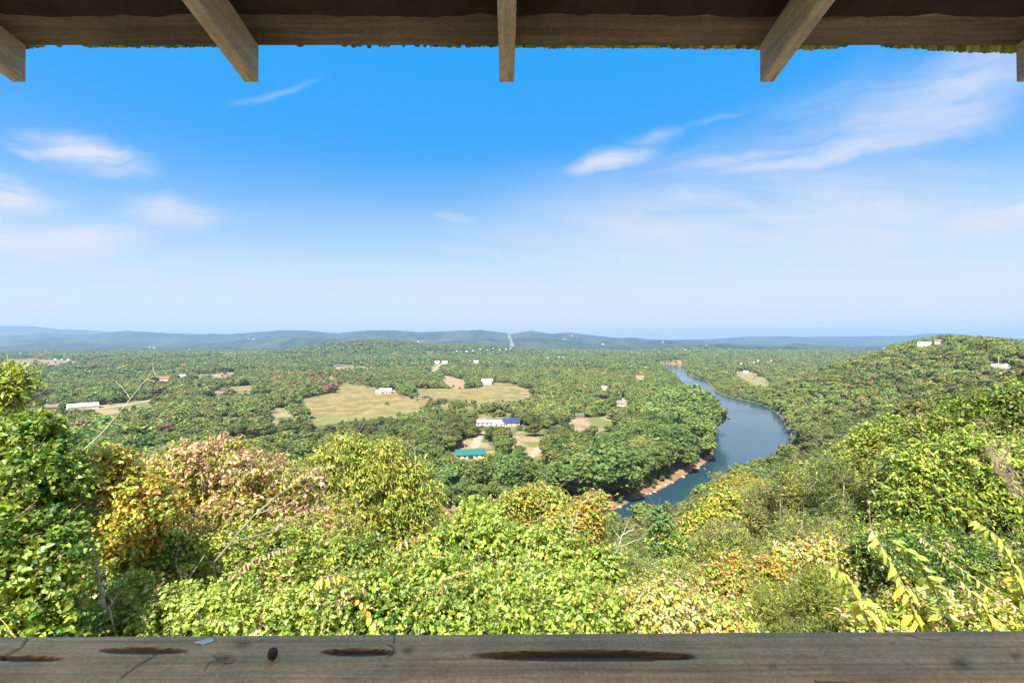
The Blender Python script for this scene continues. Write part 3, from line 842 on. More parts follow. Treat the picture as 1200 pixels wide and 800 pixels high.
m2p = gn.nodes.new('GeometryNodeMeshToPoints')
iop = gn.nodes.new('GeometryNodeInstanceOnPoints'); iop.inputs['Pick Instance'].default_value = True
def named(nm, ty):
    q_ = gn.nodes.new('GeometryNodeInputNamedAttribute'); q_.data_type = ty; q_.inputs['Name'].default_value = nm; return q_
na_i = named('pidx', 'INT'); na_r = named('prot', 'FLOAT'); na_s = named('pscl', 'FLOAT_VECTOR')
cx = gn.nodes.new('ShaderNodeCombineXYZ')
GL = gn.links.new
GL(gi.outputs[0], m2p.inputs['Mesh']); GL(m2p.outputs[0], iop.inputs['Points']); GL(ci.outputs[0], iop.inputs['Instance'])
GL(na_i.outputs['Attribute'], iop.inputs['Instance Index']); GL(na_r.outputs['Attribute'], cx.inputs['Z']); GL(cx.outputs[0], iop.inputs['Rotation']); GL(na_s.outputs['Attribute'], iop.inputs['Scale'])
GL(iop.outputs[0], go.inputs[0])
md = wo.modifiers.new('grow', 'NODES'); md.node_group = gn
tag(wo, 'mass of green woods covering the valley floor and hills behind the single trees', 'woods', kind='stuff')

# ------------------------------------------------------------------ plants on the slope in front of the lookout
print('foreground')
m_near = leafmat('leaf_near', .36, .42, .38, 0, 0)
m_near2 = leafmat('leaf_mid', .32, .5, .3, 0, 0)
m_twig = plain('twig', (.20, .15, .11), .85, .35, 30)
m_deadtw = plain('dead_twig', (.36, .26, .19), .85, .35, 30)
m_dead = plain('dead_wood', (.46, .40, .34), .85, .3, 25)
m_pink = plain('pink_twig', (.42, .29, .25), .85, .3, 25)
LG = (.38, .45, .08); FG = (.27, .36, .045); MG = (.15, .235, .03); DG = (.05, .13, .02); YG = (.38, .41, .06); OL = (.25, .27, .065)
GO = (.60, .44, .05); OR = (.52, .24, .06); RB = (.26, .085, .045); PK = (.58, .38, .25); BR = (.34, .21, .12); CR = (.52, .47, .24); BG = (.10, .20, .06); PG = (.32, .43, .12)
MI = __import__('mathutils').Matrix
def shrub(name, cat, label, lumps, leaf, lpx, pal, n, d, droop=.3, wr=.62, K=6, patch=None, group=None, upl=.5, inner=.6, base=None, tw=.9, fold=.25, twup=.3, stem=bark, trunk=.03, trunks=1, seed=1, mat=None, depth=.85, jitter=.35, sub=True):
    """lumps: (px, py, rx, ry[, d]) of the photograph, taken to distance d and given real depth"""
    Ls = []
    for l in lumps:
        dd = l[4] if len(l) > 4 else d
        c = V(l[0], l[1], dd); rx = l[2] / F * dd; rz = l[3] / F * dd
        Rv = np.array([rx, (rx + rz) / 2 * depth, rz]) * .9
        if not sub: Ls.append((c, Rv)); continue
        Ls.append((c - np.array([0, -.15, .1]) * Rv, Rv * .62))
        rs_ = np.random.default_rng(int(l[0] * 7 + l[1] * 13) % 99991)
        for q_ in range(8):
            dv = norm(rs_.normal(size=3) + np.array([0, -.35, .25])); f_ = .30 + .22 * rs_.random()
            Ls.append((c + dv * Rv * (.62 + .22 * rs_.random()), Rv * f_))
    near_ = d < 10
    ls = lpx / F * d * (.48 if near_ else .8); n = int(n * (2.7 if near_ else 1.3))
    if leaf == 'heart': wr = .8; ls *= .85; n = int(n * 1.2)
    P, O = lump_points(Ls, max(60, n // K), inner)
    gz = height(P[:, 0], P[:, 1]); k = P[:, 2] > gz - .3; P, O = P[k], O[k]
    arr, twg = twig_leaves(P, O, K, ls * 3.4 * tw, ls, wr, pal, leaf, droop=droop, upl=upl, patch=patch or (np.mean([l[1][0] for l in Ls]) * 2.0), seed=seed, fold=fold, twup=twup, jitter=jitter)
    if base is None:
        cm = np.mean([l[0] for l in Ls], axis=0); low = min(l[0][2] for l in Ls)
        bx, by = cm[0], cm[1] + .1
    else: bx, by = V(base[0], 400, base[1])[:2]
    bz = float(height(np.array([bx]), np.array([by]))[0])
    root = empty(name, (bx, by, bz)); tag(root, label, cat, group)
    T = MI.Translation(-root.location)
    me = polymesh('foliage', *arr); o = link('foliage' if cat != 'tree' else 'crown', me, mat or (m_near if d < 7.5 else m_near2), root); me.transform(T)
    b = MB(); rs = np.random.default_rng(seed)
    for i, l in enumerate(Ls[::2] if sub else Ls):
        c = l[0] + rs.normal(0, .1, 3) * l[1]
        s = np.array([bx + (i % trunks - (trunks - 1) / 2) * .25, by, bz - .15])
        m1 = s * .65 + c * .35 + np.array([rs.normal(0, .06), rs.normal(0, .06), .12]) * np.linalg.norm(c - s) * .5
        b.tube([s, m1, (m1 + c) / 2 + rs.normal(0, .03, 3), c], [trunk, trunk * .7, trunk * .45, trunk * .2], 6)
        for q in range(4):
            e = c + norm(rs.normal(size=3)) * l[1] * .9; b.tube([c, (c + e) / 2 + rs.normal(0, .05, 3) * l[1], e], [trunk * .28, trunk * .18, trunk * .06], 4)
    fast = fast_twigs(twg[0], twg[1], ls * .04)
    nd = max(70, n // 260); j_ = rng.choice(len(P), min(nd, len(P)), replace=False)
    e1 = P[j_] + norm(O[j_] * .5 + rng.normal(0, .6, (len(j_), 3)) + [0, 0, .35]) * (ls * (3 + 5 * rng.random((len(j_), 1))))
    s0 = P[j_] - O[j_] * ls * 3; dead = fast_twigs(s0, e1, ls * .075)
    fk = e1 * .45 + s0 * .55; dead2 = fast_twigs(fk, fk + norm(e1 - s0 + rng.normal(0, .5, s0.shape) * np.linalg.norm(e1 - s0, axis=1, keepdims=True)) * ls * 3.5, ls * .05)
    tb_v = np.concatenate(b.v); sizes_b = np.array([len(f) for f in b.f]); loops_b = np.array([i for f in b.f for i in f])
    vs, lo, sz, _ = cat_arrays([(tb_v, loops_b, sizes_b), fast])
    vd, ld, sd_, _ = cat_arrays([dead, dead2]); me = polymesh('dead_twigs', vd, ld, sd_); o = link('dead_twigs', me, m_deadtw, root); me.transform(T)
    me = polymesh('stem', vs, lo, sz); o = link('stem' if cat != 'tree' else 'trunk', me, stem, root); me.transform(T)
    return root

greenv = [(DG, 2), (MG, 4), (FG, 4), (LG, 1.3), (YG, .5)]
shrub('vine_shrub', 'shrub', 'dense dark green heart leaved bush filling the left edge above the handrail',
      [(15, 560, 66, 64, 3.7), (66, 560, 30, 46, 3.9), (0, 650, 76, 66, 3.4), (58, 650, 38, 54, 3.6), (30, 725, 80, 50, 3.3), (-70, 620, 70, 110, 3.4), (34, 508, 34, 18, 3.9), (-20, 510, 44, 22, 3.8), (76, 610, 24, 30, 3.9)], 'heart', 13, greenv + [(PG, .7)], 15500, 3.6, droop=.45, K=6, seed=11, trunk=.02, upl=.45)
shrub('sapling', 'sapling', 'yellow green sapling top poking in at the left edge over the dark bush',
      [(8, 452, 28, 16), (2, 478, 22, 12), (-20, 460, 30, 22), (12, 440, 14, 8)], 'oval', 13, [(YG, 3), (FG, 2), (PG, 2), (MG, 2)], 1500, 4.4, droop=.15, wr=.4, seed=12, trunk=.02, upl=.9, inner=.3, base=(-30, 4.4))
shrub('autumn_shrub', 'shrub', 'yellow and red leaved bush just right of the dark left bush',
      [(128, 562, 34, 30), (165, 575, 32, 28), (112, 600, 30, 32), (150, 620, 40, 34), (185, 600, 26, 24), (135, 540, 24, 12)], 'oval', 10.5, [(YG, 3), (FG, 2), (GO, 1.6), (OR, 1.4), (RB, .7), (PG, 1)], 5200, 5.2, droop=.5, seed=13, trunk=.02, patch=.22)
shrub('withering_vine', 'vine', 'withered pinkish brown leaved vine crown rising highest left of the yellow green tree',
      [(205, 560, 40, 34), (250, 540, 42, 30), (300, 548, 44, 28), (345, 572, 34, 26), (225, 598, 44, 34), (285, 600, 56, 36), (340, 612, 40, 30), (190, 590, 26, 30), (262, 522, 22, 12), (213, 532, 16, 14), (390, 610, 36, 24)], 'oval', 8.2, [(PK, 4), (BR, 1.5), (OL, 3), (YG, 2.2), (FG, 1.5), (GO, .7)], 10500, 6.6, droop=.6, seed=14, trunk=.025, stem=bark_grey, patch=.35, trunks=3, inner=.45)
shrub('green_shrub', 'shrub', 'bright green small leaved bush under the withered vine with some brown leaves',
      [(170, 655, 54, 40), (235, 655, 54, 44), (300, 662, 56, 44), (365, 650, 54, 48), (420, 665, 44, 40), (140, 640, 30, 36)], 'oval', 8.6, [(DG, 1.5), (MG, 3), (FG, 5), (LG, 1.2), (PK, .8), (YG, 1.6), (OL, .8)], 10500, 5.5, droop=.4, seed=15, trunk=.02, patch=.3)
shrub('low_vine', 'vine', 'pale green leafy vine along the rail between the dark left bush and centre thicket',
      [(130, 712, 48, 40), (200, 722, 50, 40), (270, 712, 52, 38), (335, 720, 46, 36), (390, 716, 40, 40), (165, 750, 60, 26), (300, 752, 70, 26)], 'heart', 9.5, [(LG, 4), (PG, 3), (FG, 3), (MG, 1.5), (CR, .6), (PK, .4)], 9500, 4.1, droop=.45, seed=16, trunk=.012)
shrub('yellow_green_tree', 'tree', 'yellow green drooping leaved tree rising left of centre against the valley',
      [(365, 560, 26, 26), (400, 540, 38, 28), (440, 548, 42, 30), (480, 566, 32, 30), (385, 590, 44, 34), (435, 598, 46, 40), (485, 604, 32, 32), (400, 630, 46, 34), (455, 640, 44, 34), (345, 590, 26, 24), (412, 524, 18, 12), (455, 526, 18, 12), (508, 588, 14, 22)], 'oval', 10, [(YG, 5), (LG, 2), (FG, 2.2), (OL, 2.5), (GO, .6), (MG, 1)], 15500, 9.5, droop=.95, wr=.34, seed=17, trunk=.07, trunks=3, inner=.4, upl=.3)
shrub('vine_thicket', 'vine', 'broad heart leaved fresh green thicket in the centre sloping away below the valley',
      [(480, 668, 44, 34, 6.2), (530, 640, 46, 38, 6.6), (585, 640, 50, 42, 6.6), (640, 652, 50, 40, 6.4), (690, 672, 44, 36, 6.2), (560, 612, 40, 24, 7.0), (520, 690, 60, 34, 5.4), (610, 690, 66, 36, 5.4), (690, 705, 50, 34, 5.2)], 'heart', 9.6, [(LG, 3.2), (FG, 5), (MG, 2.6), (PG, 2), (YG, 1.2), (GO, .35), (DG, .8)], 14500, 6.2, droop=.6, seed=18, trunk=.02, patch=.35)
shrub('vine_thicket', 'vine', 'nearest fresh green heart leaved thicket touching the rail at the bottom centre',
      [(450, 718, 60, 44, 4.4), (530, 735, 66, 40, 4.2), (610, 738, 66, 42, 4.2), (680, 735, 56, 42, 4.3), (560, 705, 56, 28, 4.7), (400, 745, 50, 26, 4.1)], 'heart', 12, [(LG, 2.4), (FG, 5), (MG, 3), (PG, 1.8), (YG, 1), (GO, .4), (DG, 1)], 9500, 4.3, droop=.6, seed=19, trunk=.016, patch=.3)
shrub('olive_tree_crown', 'tree', 'olive yellow small crowned tree behind the centre thicket, left of the river bend',
      [(632, 590, 36, 18), (600, 600, 34, 18), (572, 612, 24, 14), (610, 622, 44, 20), (655, 606, 26, 20), (640, 582, 20, 8)], 'simple', 4.2, [(YG, 3), (OL, 4), (GO, 1.3), (FG, 1)], 12000, 21, droop=.2, seed=20, trunk=.14, patch=1.2, inner=.5)
shrub('olive_tree_crown', 'tree', 'orange tinted olive tree overlapping the dirt bank of the river bend',
      [(686, 600, 26, 18), (692, 618, 20, 16), (668, 622, 30, 20), (694, 642, 26, 18), (650, 640, 26, 16), (680, 655, 34, 20), (700, 590, 16, 9)], 'simple', 4.6, [(YG, 3), (OL, 3), (GO, 2.2), (OR, .5), (FG, .7), (PK, .5)], 12500, 17, droop=.2, seed=21, trunk=.12, stem=bark_grey, patch=.9, inner=.45)
shrub('blue_green_tree', 'tree', 'slim blue green tree standing in front of the dark river water',
      [(774, 610, 13, 10), (772, 630, 18, 14), (788, 644, 20, 16), (774, 664, 26, 18), (764, 682, 20, 14), (777, 599, 7, 5)], 'simple', 4.4, [(BG, 4), (MG, 2), (FG, 1.5), (LG, 1.3)], 9000, 15, droop=.2, seed=22, trunk=.07, stem=bark_pale, patch=.8, inner=.4)
shrub('yellow_green_tree', 'tree', 'yellow green tree right of the blue green one on the river edge',
      [(812, 618, 20, 14), (834, 606, 20, 18), (822, 632, 28, 20), (802, 648, 24, 18), (852, 592, 16, 16)], 'simple', 4.2, [(YG, 4), (GO, 1.3), (FG, 2), (OL, 2)], 13000, 23, droop=.2, seed=23, trunk=.12, patch=1.3, inner=.5)
for k, (lm, d_, pl_, lb) in enumerate([
    ([(885, 588, 22, 20), (872, 608, 28, 22), (897, 614, 28, 22)], 26, [(OL, 4), (YG, 2), (FG, 1.4), (DG, 1)], 'olive cedar under the far bank of the river, left of two more'),
    ([(925, 565, 26, 22), (940, 590, 32, 28), (918, 612, 26, 22)], 24, [(OL, 3), (YG, 1.4), (FG, 2), (DG, 1.4)], 'olive cedar in the middle below the river shore on the right'),
    ([(975, 560, 28, 26), (985, 590, 36, 30), (1010, 610, 30, 26)], 21, [(OL, 3), (MG, 2), (FG, 2), (DG, 2)], 'greener cedar left of the glossy leaved right hand tree'),
    ([(850, 632, 34, 24), (880, 650, 32, 20), (825, 655, 26, 22)], 15, [(OL, 3), (YG, 2.5), (FG, 2), (MG, 1)], 'olive cedar above the orange leaved shrub'),
    ([(940, 628, 32, 24), (970, 640, 34, 20), (1000, 635, 26, 26)], 13, [(OL, 3), (YG, 2), (FG, 2), (MG, 1.4)], 'olive cedar above the cream leaved vine on the right'),
    ([(760, 690, 34, 22), (790, 675, 32, 24), (735, 672, 26, 20)], 11, [(YG, 3), (OL, 2), (FG, 3), (MG, 1)], 'feathery green cedar between the thicket and orange shrub')]):
    shrub('cedar_tree', 'tree', lb, lm, 'simple', 3.9 if d_ > 14 else 4.6, pl_, 9500, d_, droop=0, wr=.26, seed=30 + k, trunk=.09, stem=bark_grey, patch=.06 * d_, inner=.45, twup=.7, depth=1.0)
cream = [(CR, 4), (PG, 3), (GO, 1.4), (YG, 2), (OR, .8), (PK, .8), (LG, 1.5)]
shrub('cream_vine', 'vine', 'cream and pale yellow leaved vine beside the rail right of the centre thicket',
      [(745, 715, 34, 28), (785, 722, 40, 28), (830, 728, 42, 24), (790, 700, 36, 20), (860, 745, 40, 18), (730, 745, 40, 20)], 'oval', 10, cream, 5400, 4.7, droop=.6, seed=40, trunk=.012, patch=.3)
shrub('cream_vine', 'vine', 'cream leaved vine draped above the feathery shrub, right of the orange shrub',
      [(925, 652, 26, 13), (960, 645, 32, 15), (1000, 652, 26, 13), (975, 662, 30, 12), (905, 664, 18, 9)], 'oval', 8.4, cream, 3000, 7.0, droop=.7, seed=41, trunk=.012, patch=.35)
shrub('orange_shrub', 'shrub', 'orange and rust leaved shrub between two cream vines',
      [(850, 672, 34, 20), (880, 690, 34, 20), (835, 695, 30, 16), (900, 668, 22, 14)], 'oval', 7, [(OR, 1.3), (GO, 1.3), (RB, .7), (YG, 3), (OL, 3), (FG, 2), (PK, .8)], 4800, 6.4, droop=.4, seed=42, trunk=.014, patch=.25)
shrub('feathery_shrub', 'shrub', 'feathery yellow green young cedar near the rail right of the orange shrub',
      [(905, 712, 42, 26), (950, 705, 40, 32), (985, 722, 40, 26), (935, 738, 60, 22), (890, 738, 40, 20), (955, 680, 26, 16)], 'simple', 7, [(YG, 3), (FG, 4), (MG, 2), (OL, 2)], 11000, 5.2, droop=0, wr=.22, seed=43, trunk=.014, patch=.3, twup=.9, inner=.3, K=8)
shrub('glossy_tree', 'tree', 'large bright green glossy leaved tree at the right, nearest on that side',
      [(1085, 548, 34, 26), (1125, 532, 36, 24), (1165, 548, 40, 30), (1210, 575, 40, 40), (1100, 582, 44, 32), (1150, 592, 46, 34), (1200, 625, 46, 36), (1058, 580, 26, 24), (1140, 515, 20, 10), (1240, 560, 40, 60), (1070, 610, 30, 20)], 'oval', 10.5, [(FG, 5), (MG, 3), (LG, 2.2), (DG, 1.4), (YG, 1.2)], 15000, 8.6, droop=.5, wr=.42, seed=44, trunk=.06, trunks=2, inner=.45, upl=.7)
shrub('slope_tree', 'tree', 'mid green tree behind the glossy leaved tree near the right edge',
      [(1130, 495, 34, 22), (1175, 480, 34, 26), (1210, 500, 34, 40), (1090, 512, 30, 18), (1195, 465, 24, 14)], 'simple', 5.6, [(OL, 3), (FG, 3), (MG, 3), (DG, 1.5)], 12000, 17, droop=.2, seed=45, trunk=.11, patch=1.2, inner=.5)
shrub('slope_tree', 'tree', 'smaller olive tree left of and behind the glossy leaved tree',
      [(1030, 525, 30, 20), (1060, 515, 30, 18), (1000, 545, 28, 20), (1040, 545, 34, 20)], 'simple', 4.6, [(OL, 4), (YG, 1.5), (FG, 3), (MG, 2)], 9500, 22, droop=.2, seed=46, trunk=.12, patch=1.2, inner=.5)
shrub('dark_green_shrub', 'shrub', 'dark green bush in the hollow below the glossy leaved tree',
      [(1035, 645, 38, 32), (1080, 655, 44, 36), (1130, 660, 44, 36), (1180, 680, 46, 40), (1220, 660, 40, 50), (1060, 690, 40, 26)], 'oval', 8.5, [(DG, 4), (MG, 4), (FG, 2), (LG, .5), (OL, 1), (PK, .4)], 8500, 6.6, droop=.5, wr=.5, seed=47, trunk=.02)  # palette weighted towards dark greens
shrub('brushy_shrub', 'shrub', 'yellowing leafy brush along the rail in the bottom right corner',
      [(1030, 728, 44, 26), (1090, 722, 44, 28), (1150, 728, 44, 28), (1210, 720, 44, 40), (1060, 745, 60, 18), (1180, 748, 60, 18)], 'oval', 11, [(YG, 4), (LG, 3), (FG, 3), (CR, 1.6), (PK, 1.3), (OL, 2), (GO, 1)], 5600, 4.6, droop=.5, seed=48, trunk=.012, patch=.3, inner=.3)
# filler cover lower on the slope so no bare earth shows between the plants
fillsp = [((-40, 820, 100, 60, 3.6), (60, 830, 100, 60, 3.6), (180, 820, 90, 50, 3.9)), ((300, 822, 90, 50, 3.9), (420, 822, 90, 50, 3.9), (540, 822, 90, 50, 3.9)), ((660, 822, 90, 50, 4.0), (780, 822, 90, 46, 4.2), (900, 822, 90, 46, 4.4)), ((1020, 822, 90, 46, 4.2), (1140, 822, 90, 46, 4.2), (1250, 822, 90, 60, 4.2))]
for k, lm in enumerate(fillsp):
    shrub('creeping_vine', 'vine', ['dark creeping vine low behind the rail at the far left', 'low creeping vine behind the rail left of centre', 'low creeping vine behind the rail right of centre', 'low creeping vine behind the rail at the far right'][k], list(lm), 'heart', 12, greenv, 3000, 4.0, droop=.4, seed=60 + k, trunk=.012)

# the slope under and between them: low leafy scrub
def slope_scrub():
    n = 26000
    az = rng.uniform(-62, 62, n); rr_ = 2.6 + 32 * rng.random(n) ** 1.3
    X_ = rr_ * np.sin(np.radians(az)); Y_ = rr_ * np.cos(np.radians(az)); Z_ = height(X_, Y_) + rng.random(n) * .5
    P = np.stack([X_, Y_, Z_], 1); O = norm(rng.normal(0, .5, (n, 3)) + [0, -.3, 1])
    arr, tw = twig_leaves(P, O, 5, .3, .10, .6, [(DG, 2), (MG, 3), (FG, 3), (OL, 2), (YG, 1), (BR, .6)], 'simple', droop=.3, patch=1.5, seed=77)
    me = polymesh('slope_scrub', *arr); o = link('slope_scrub', me, m_near2)
    tag(o, 'low leafy scrub covering the ground of the slope below the lookout', 'scrub', kind='stuff')
slope_scrub()

# arching stems with leaves hanging in two rows
def spray(label, path, d, lpx, pal, k, droop=1.3, wr=.36, seed=0, name='arching_stem', stemm=None, rad=.006, both=True, cat='stem'):
    pts_ = np.array([V(a, b_, dd) for a, b_, dd in path]); t = np.linspace(0, 1, 28); seg = np.linspace(0, 1, len(pts_))
    C = np.stack([np.interp(t, seg, pts_[:, i]) for i in range(3)], 1)
    for _ in range(3): C[1:-1] = (C[:-2] + C[1:-1] * 2 + C[2:]) / 4
    gx, gy = C[0][0], C[0][1]; gz = float(height(np.array([gx]), np.array([gy]))[0])
    root = empty(name, (gx, gy, gz)); tag(root, label, cat)
    Tm = MI.Translation(-root.location)
    b = MB(); b.tube(np.vstack([[[gx, gy, gz - .1]], C]), np.concatenate([[rad * 1.6], np.linspace(rad * 1.3, rad * .25, 28)]), 6)
    o = b.build('stem', stemm or m_twig, root); o.data.transform(Tm)
    tt = np.linspace(.12, 1, k); P = np.stack([np.interp(tt, t, C[:, i]) for i in range(3)], 1)
    T_ = norm(np.stack([np.interp(tt, t, np.gradient(C[:, i])) for i in range(3)], 1))
    S_ = norm(np.cross(T_, [0, .35, 1.0])) * np.where(np.arange(k) % 2 == 0, 1, -1)[:, None]
    if not both: S_ = -np.abs(S_)
    A = norm(T_ * .35 + S_ * .75 - np.array([0, 0, droop]) * (.45 + .8 * rng.random(k))[:, None] + rng.normal(0, .28, (k, 3)))
    NN = norm(S_ * .6 + np.array([-.2, -.6, .8]) + rng.normal(0, .35, (k, 3)))
    s = lpx / F * d * .62 * (.65 + .5 * rng.random(k)) * (1.1 - .45 * tt)
    arr = leaf_arrays(P, A, NN, s, wr, palette_pick(P, pal, seed, .1), 'oval', .3, .3)
    me = polymesh('foliage', *arr); o = link('foliage', me, m_near, root); me.transform(Tm)
    return root
ypal = [(YG, 4), (LG, 3), (GO, 1), (CR, 1), (FG, 1)]
spray('arching stem of drooping yellow green leaves just left of the longest one', [(1024, 745, 3.3), (1008, 706, 3.3), (990, 672, 3.3), (975, 664, 3.3)], 3.3, 36, ypal, 30, seed=1)
spray('longest arching stem of hanging pale yellow leaves near the bottom right', [(1078, 748, 3.5), (1066, 700, 3.5), (1045, 660, 3.6), (1022, 622, 3.7)], 3.5, 32, ypal, 46, seed=2)
spray('rightmost arching stem with curled yellow leaves against the dark bush', [(1214, 735, 3.4), (1194, 680, 3.4), (1172, 630, 3.5), (1144, 610, 3.6)], 3.4, 28, ypal + [(FG, 3)], 40, droop=.9, seed=3)
spray('arching stem of fresh green paired leaflets between two yellow ones', [(1110, 740, 4.2), (1095, 690, 4.2), (1070, 648, 4.2), (1045, 632, 4.2)], 4.2, 24, [(FG, 2), (LG, 4), (PG, 2)], 60, droop=.5, wr=.5, seed=4)
spray('thin bent stem with sparse yellow leaves in the bottom right corner', [(1168, 745, 3.8), (1150, 705, 3.8), (1125, 680, 3.8)], 3.8, 24, ypal + [(PK, 2)], 22, seed=5)
spray('bare reddish arching stem with few yellow leaves at the right edge', [(1210, 725, 4.4), (1160, 690, 4.4), (1110, 655, 4.5), (1080, 630, 4.6)], 4.4, 17, ypal + [(PK, 4)], 26, seed=6, stemm=m_pink)
spray('arching spray of orange yellow leaves left of the centre thicket', [(360, 700, 4.0), (375, 676, 4.0), (400, 672, 4.0), (428, 690, 4.0)], 4.0, 20, [(GO, 4), (PK, 3), (YG, 1)], 22, seed=7)
spray('sprig of big golden yellow leaves low by the rail left of centre', [(452, 748, 3.7), (436, 728, 3.7), (428, 712, 3.7), (420, 702, 3.7)], 3.7, 22, [(GO, 5), (YG, 2), (OL, 1)], 14, seed=8, wr=.7)
spray('spray of withered orange leaves in front of the yellow green tree', [(455, 650, 6.4), (475, 632, 6.4), (500, 626, 6.4), (520, 636, 6.4)], 6.4, 15, [(PK, 3), (GO, 2), (OR, 1)], 26, seed=9)
spray('pinkish withered spray hanging over the green bush at left', [(262, 690, 5.0), (285, 662, 5.0), (320, 645, 5.0), (350, 640, 5.0)], 5.0, 13, [(PK, 5), (BR, 1)], 40, seed=10)
spray('pinkish withered spray at the upper right of the withered vine', [(300, 640, 5.6), (330, 612, 5.6), (360, 596, 5.6), (385, 592, 5.6)], 5.6, 11, [(PK, 5), (BR, 1)], 36, seed=11)
spray('red leaved twig low right of the centre thicket', [(705, 745, 4.2), (700, 715, 4.2), (700, 695, 4.2)], 4.2, 16, [(OR, 4), (RB, 2), (GO, 1)], 12, seed=12)

def bare(name, label, cat, paths, rad, mat, partname='branch', foot=None):
    p0 = V(*paths[0][0]); gz = float(height(np.array([p0[0]]), np.array([p0[1]]))[0])
    root = empty(name, (p0[0], p0[1], gz)); tag(root, label, cat); Tm = MI.Translation(-root.location)
    for i, pth in enumerate(paths):
        pts_ = [V(*q) for q in pth]
        pts_ = np.array(pts_)
        if i == 0:
            bf = MB(); bf.tube([[pts_[0][0] - .02, pts_[0][1] + .5, gz - .3], (pts_[0] + [pts_[0][0], pts_[0][1] + .5, gz]) / 2 + [.02, .12, 0], pts_[0]], [rad * 1.25, rad * 1.1, rad], 6)
            o = bf.build('foot', mat, root); o.data.transform(Tm)
        seg = np.linspace(0, 1, len(pts_)); t = np.linspace(0, 1, 14)
        C = np.stack([np.interp(t, seg, pts_[:, k]) for k in range(3)], 1)
        for _ in range(2): C[1:-1] = (C[:-2] + 2 * C[1:-1] + C[2:]) / 4
        C[1:-1] += rng.normal(0, rad * .35, (12, 3))
        r_ = rad * (1 if i == 0 else .5)
        b = MB(); b.tube(C, np.linspace(r_, r_ * .22, 14), 6); o = b.build('trunk' if i == 0 else partname, mat, root); o.data.transform(Tm)
    return root
bare('bare_twig', 'long thin bare twig slanting up right over the valley at left', 'twig', [[(92, 532, 4.0), (120, 508, 4.0), (150, 470, 4.0), (172, 444, 4.0), (180, 432, 4.0)], [(180, 434, 4.0), (179, 428, 4.0), (178, 424, 4.0)], [(172, 444, 4.0), (182, 446, 4.0)], [(180, 434, 4.0), (183, 440, 4.0), (187, 444, 4.0)], [(152, 466, 4.0), (142, 452, 4.0), (132, 444, 4.0)]], .0055, m_dead)
bare('dead_snag', 'pale forked dead stem standing between the left bush and low vine', 'snag', [[(119, 700, 3.95), (117, 680, 3.9), (111, 660, 3.85), (106, 646, 3.8)], [(106, 650, 3.8), (101, 644, 3.8)], [(117, 680, 3.9), (121, 668, 3.85), (122, 658, 3.8)], [(118, 690, 3.9), (124, 680, 3.85)]], .019, m_dead)
bare('dead_branch', 'pale dead branch lying in the green bush right of the snag', 'branch', [[(128, 712, 3.9), (135, 700, 3.9), (144, 690, 3.9)]], .009, m_dead)
bare('dead_branch', 'pale dead branch rising through the withered vine', 'branch', [[(200, 706, 4.4), (215, 685, 4.6), (240, 650, 4.8)], [(216, 683, 4.6), (205, 660, 4.7), (210, 640, 4.7)]], .009, m_dead)
bare('bare_branch', 'long grey bare branch crossing the withered vine towards the upper right', 'branch', [[(250, 660, 5.0), (290, 610, 5.0), (330, 575, 5.2), (385, 545, 5.4)], [(300, 602, 5.0), (340, 590, 5.1), (380, 560, 5.2)], [(270, 635, 5.0), (320, 622, 5.0), (345, 612, 5.0)]], .010, bark_grey)
bare('grey_snag', 'pale grey bare branches sticking up in front of the near river water', 'snag', [[(722, 650, 15), (728, 630, 15), (735, 614, 15)], [(728, 632, 15), (720, 622, 15), (716, 616, 15)], [(730, 626, 15), (742, 620, 15), (745, 612, 15)], [(728, 640, 15), (742, 634, 15), (752, 630, 15)]], .03, m_dead)
bare('grey_snag', 'grey leafless fan of branches in the orange tinted olive tree', 'snag', [[(672, 640, 15.5), (665, 618, 15.5), (655, 600, 15.5)], [(668, 620, 15.5), (660, 610, 15.5), (650, 608, 15.5)], [(668, 625, 15.5), (675, 608, 15.5), (676, 598, 15.5)], [(670, 632, 15.5), (655, 622, 15.5), (645, 618, 15.5)]], .03, m_dead)
bare('grey_snag', 'sprawling grey twigs over the olive trees right of centre', 'snag', [[(730, 672, 12), (715, 655, 12), (700, 650, 12), (690, 640, 12)], [(716, 657, 12), (722, 645, 12), (735, 640, 12)], [(700, 650, 12), (690, 655, 12), (682, 652, 12)], [(728, 668, 12), (742, 655, 12), (748, 642, 12)]], .022, m_dead)
pr = random.Random(3)
bare('pink_brush', 'leafless pinkish twiggy brush in the glossy tree at the right edge', 'brush', [[(1215, 600, 7.4), (1190, 560, 7.4), (1170, 530, 7.4), (1150, 515, 7.4)]] + [[(1210 - pr.random() * 30, 590 - pr.random() * 40, 7.4), (1185 - pr.random() * 25, 555 - pr.random() * 20, 7.3), (1200 - pr.random() * 62, 530 - pr.random() * 32, 7.3)] for _ in range(34)], .006, m_pink)
bare('fallen_log', 'brown fallen log half buried in the centre thicket', 'log', [[(518, 680, 4.5), (535, 674, 4.4), (554, 668, 4.4)], [(530, 688, 4.4), (541, 684, 4.4), (552, 681, 4.4)]], .014, plain('log_bark', (.30, .19, .13), .9, .3, 20))
bare('yellow_stalk', 'bent yellow stalk in the bottom left corner by the rail', 'stalk', [[(22, 752, 2.9), (12, 738, 2.9), (0, 724, 2.9)]], .006, plain('stalk_yellow', (.55, .45, .08), .7))

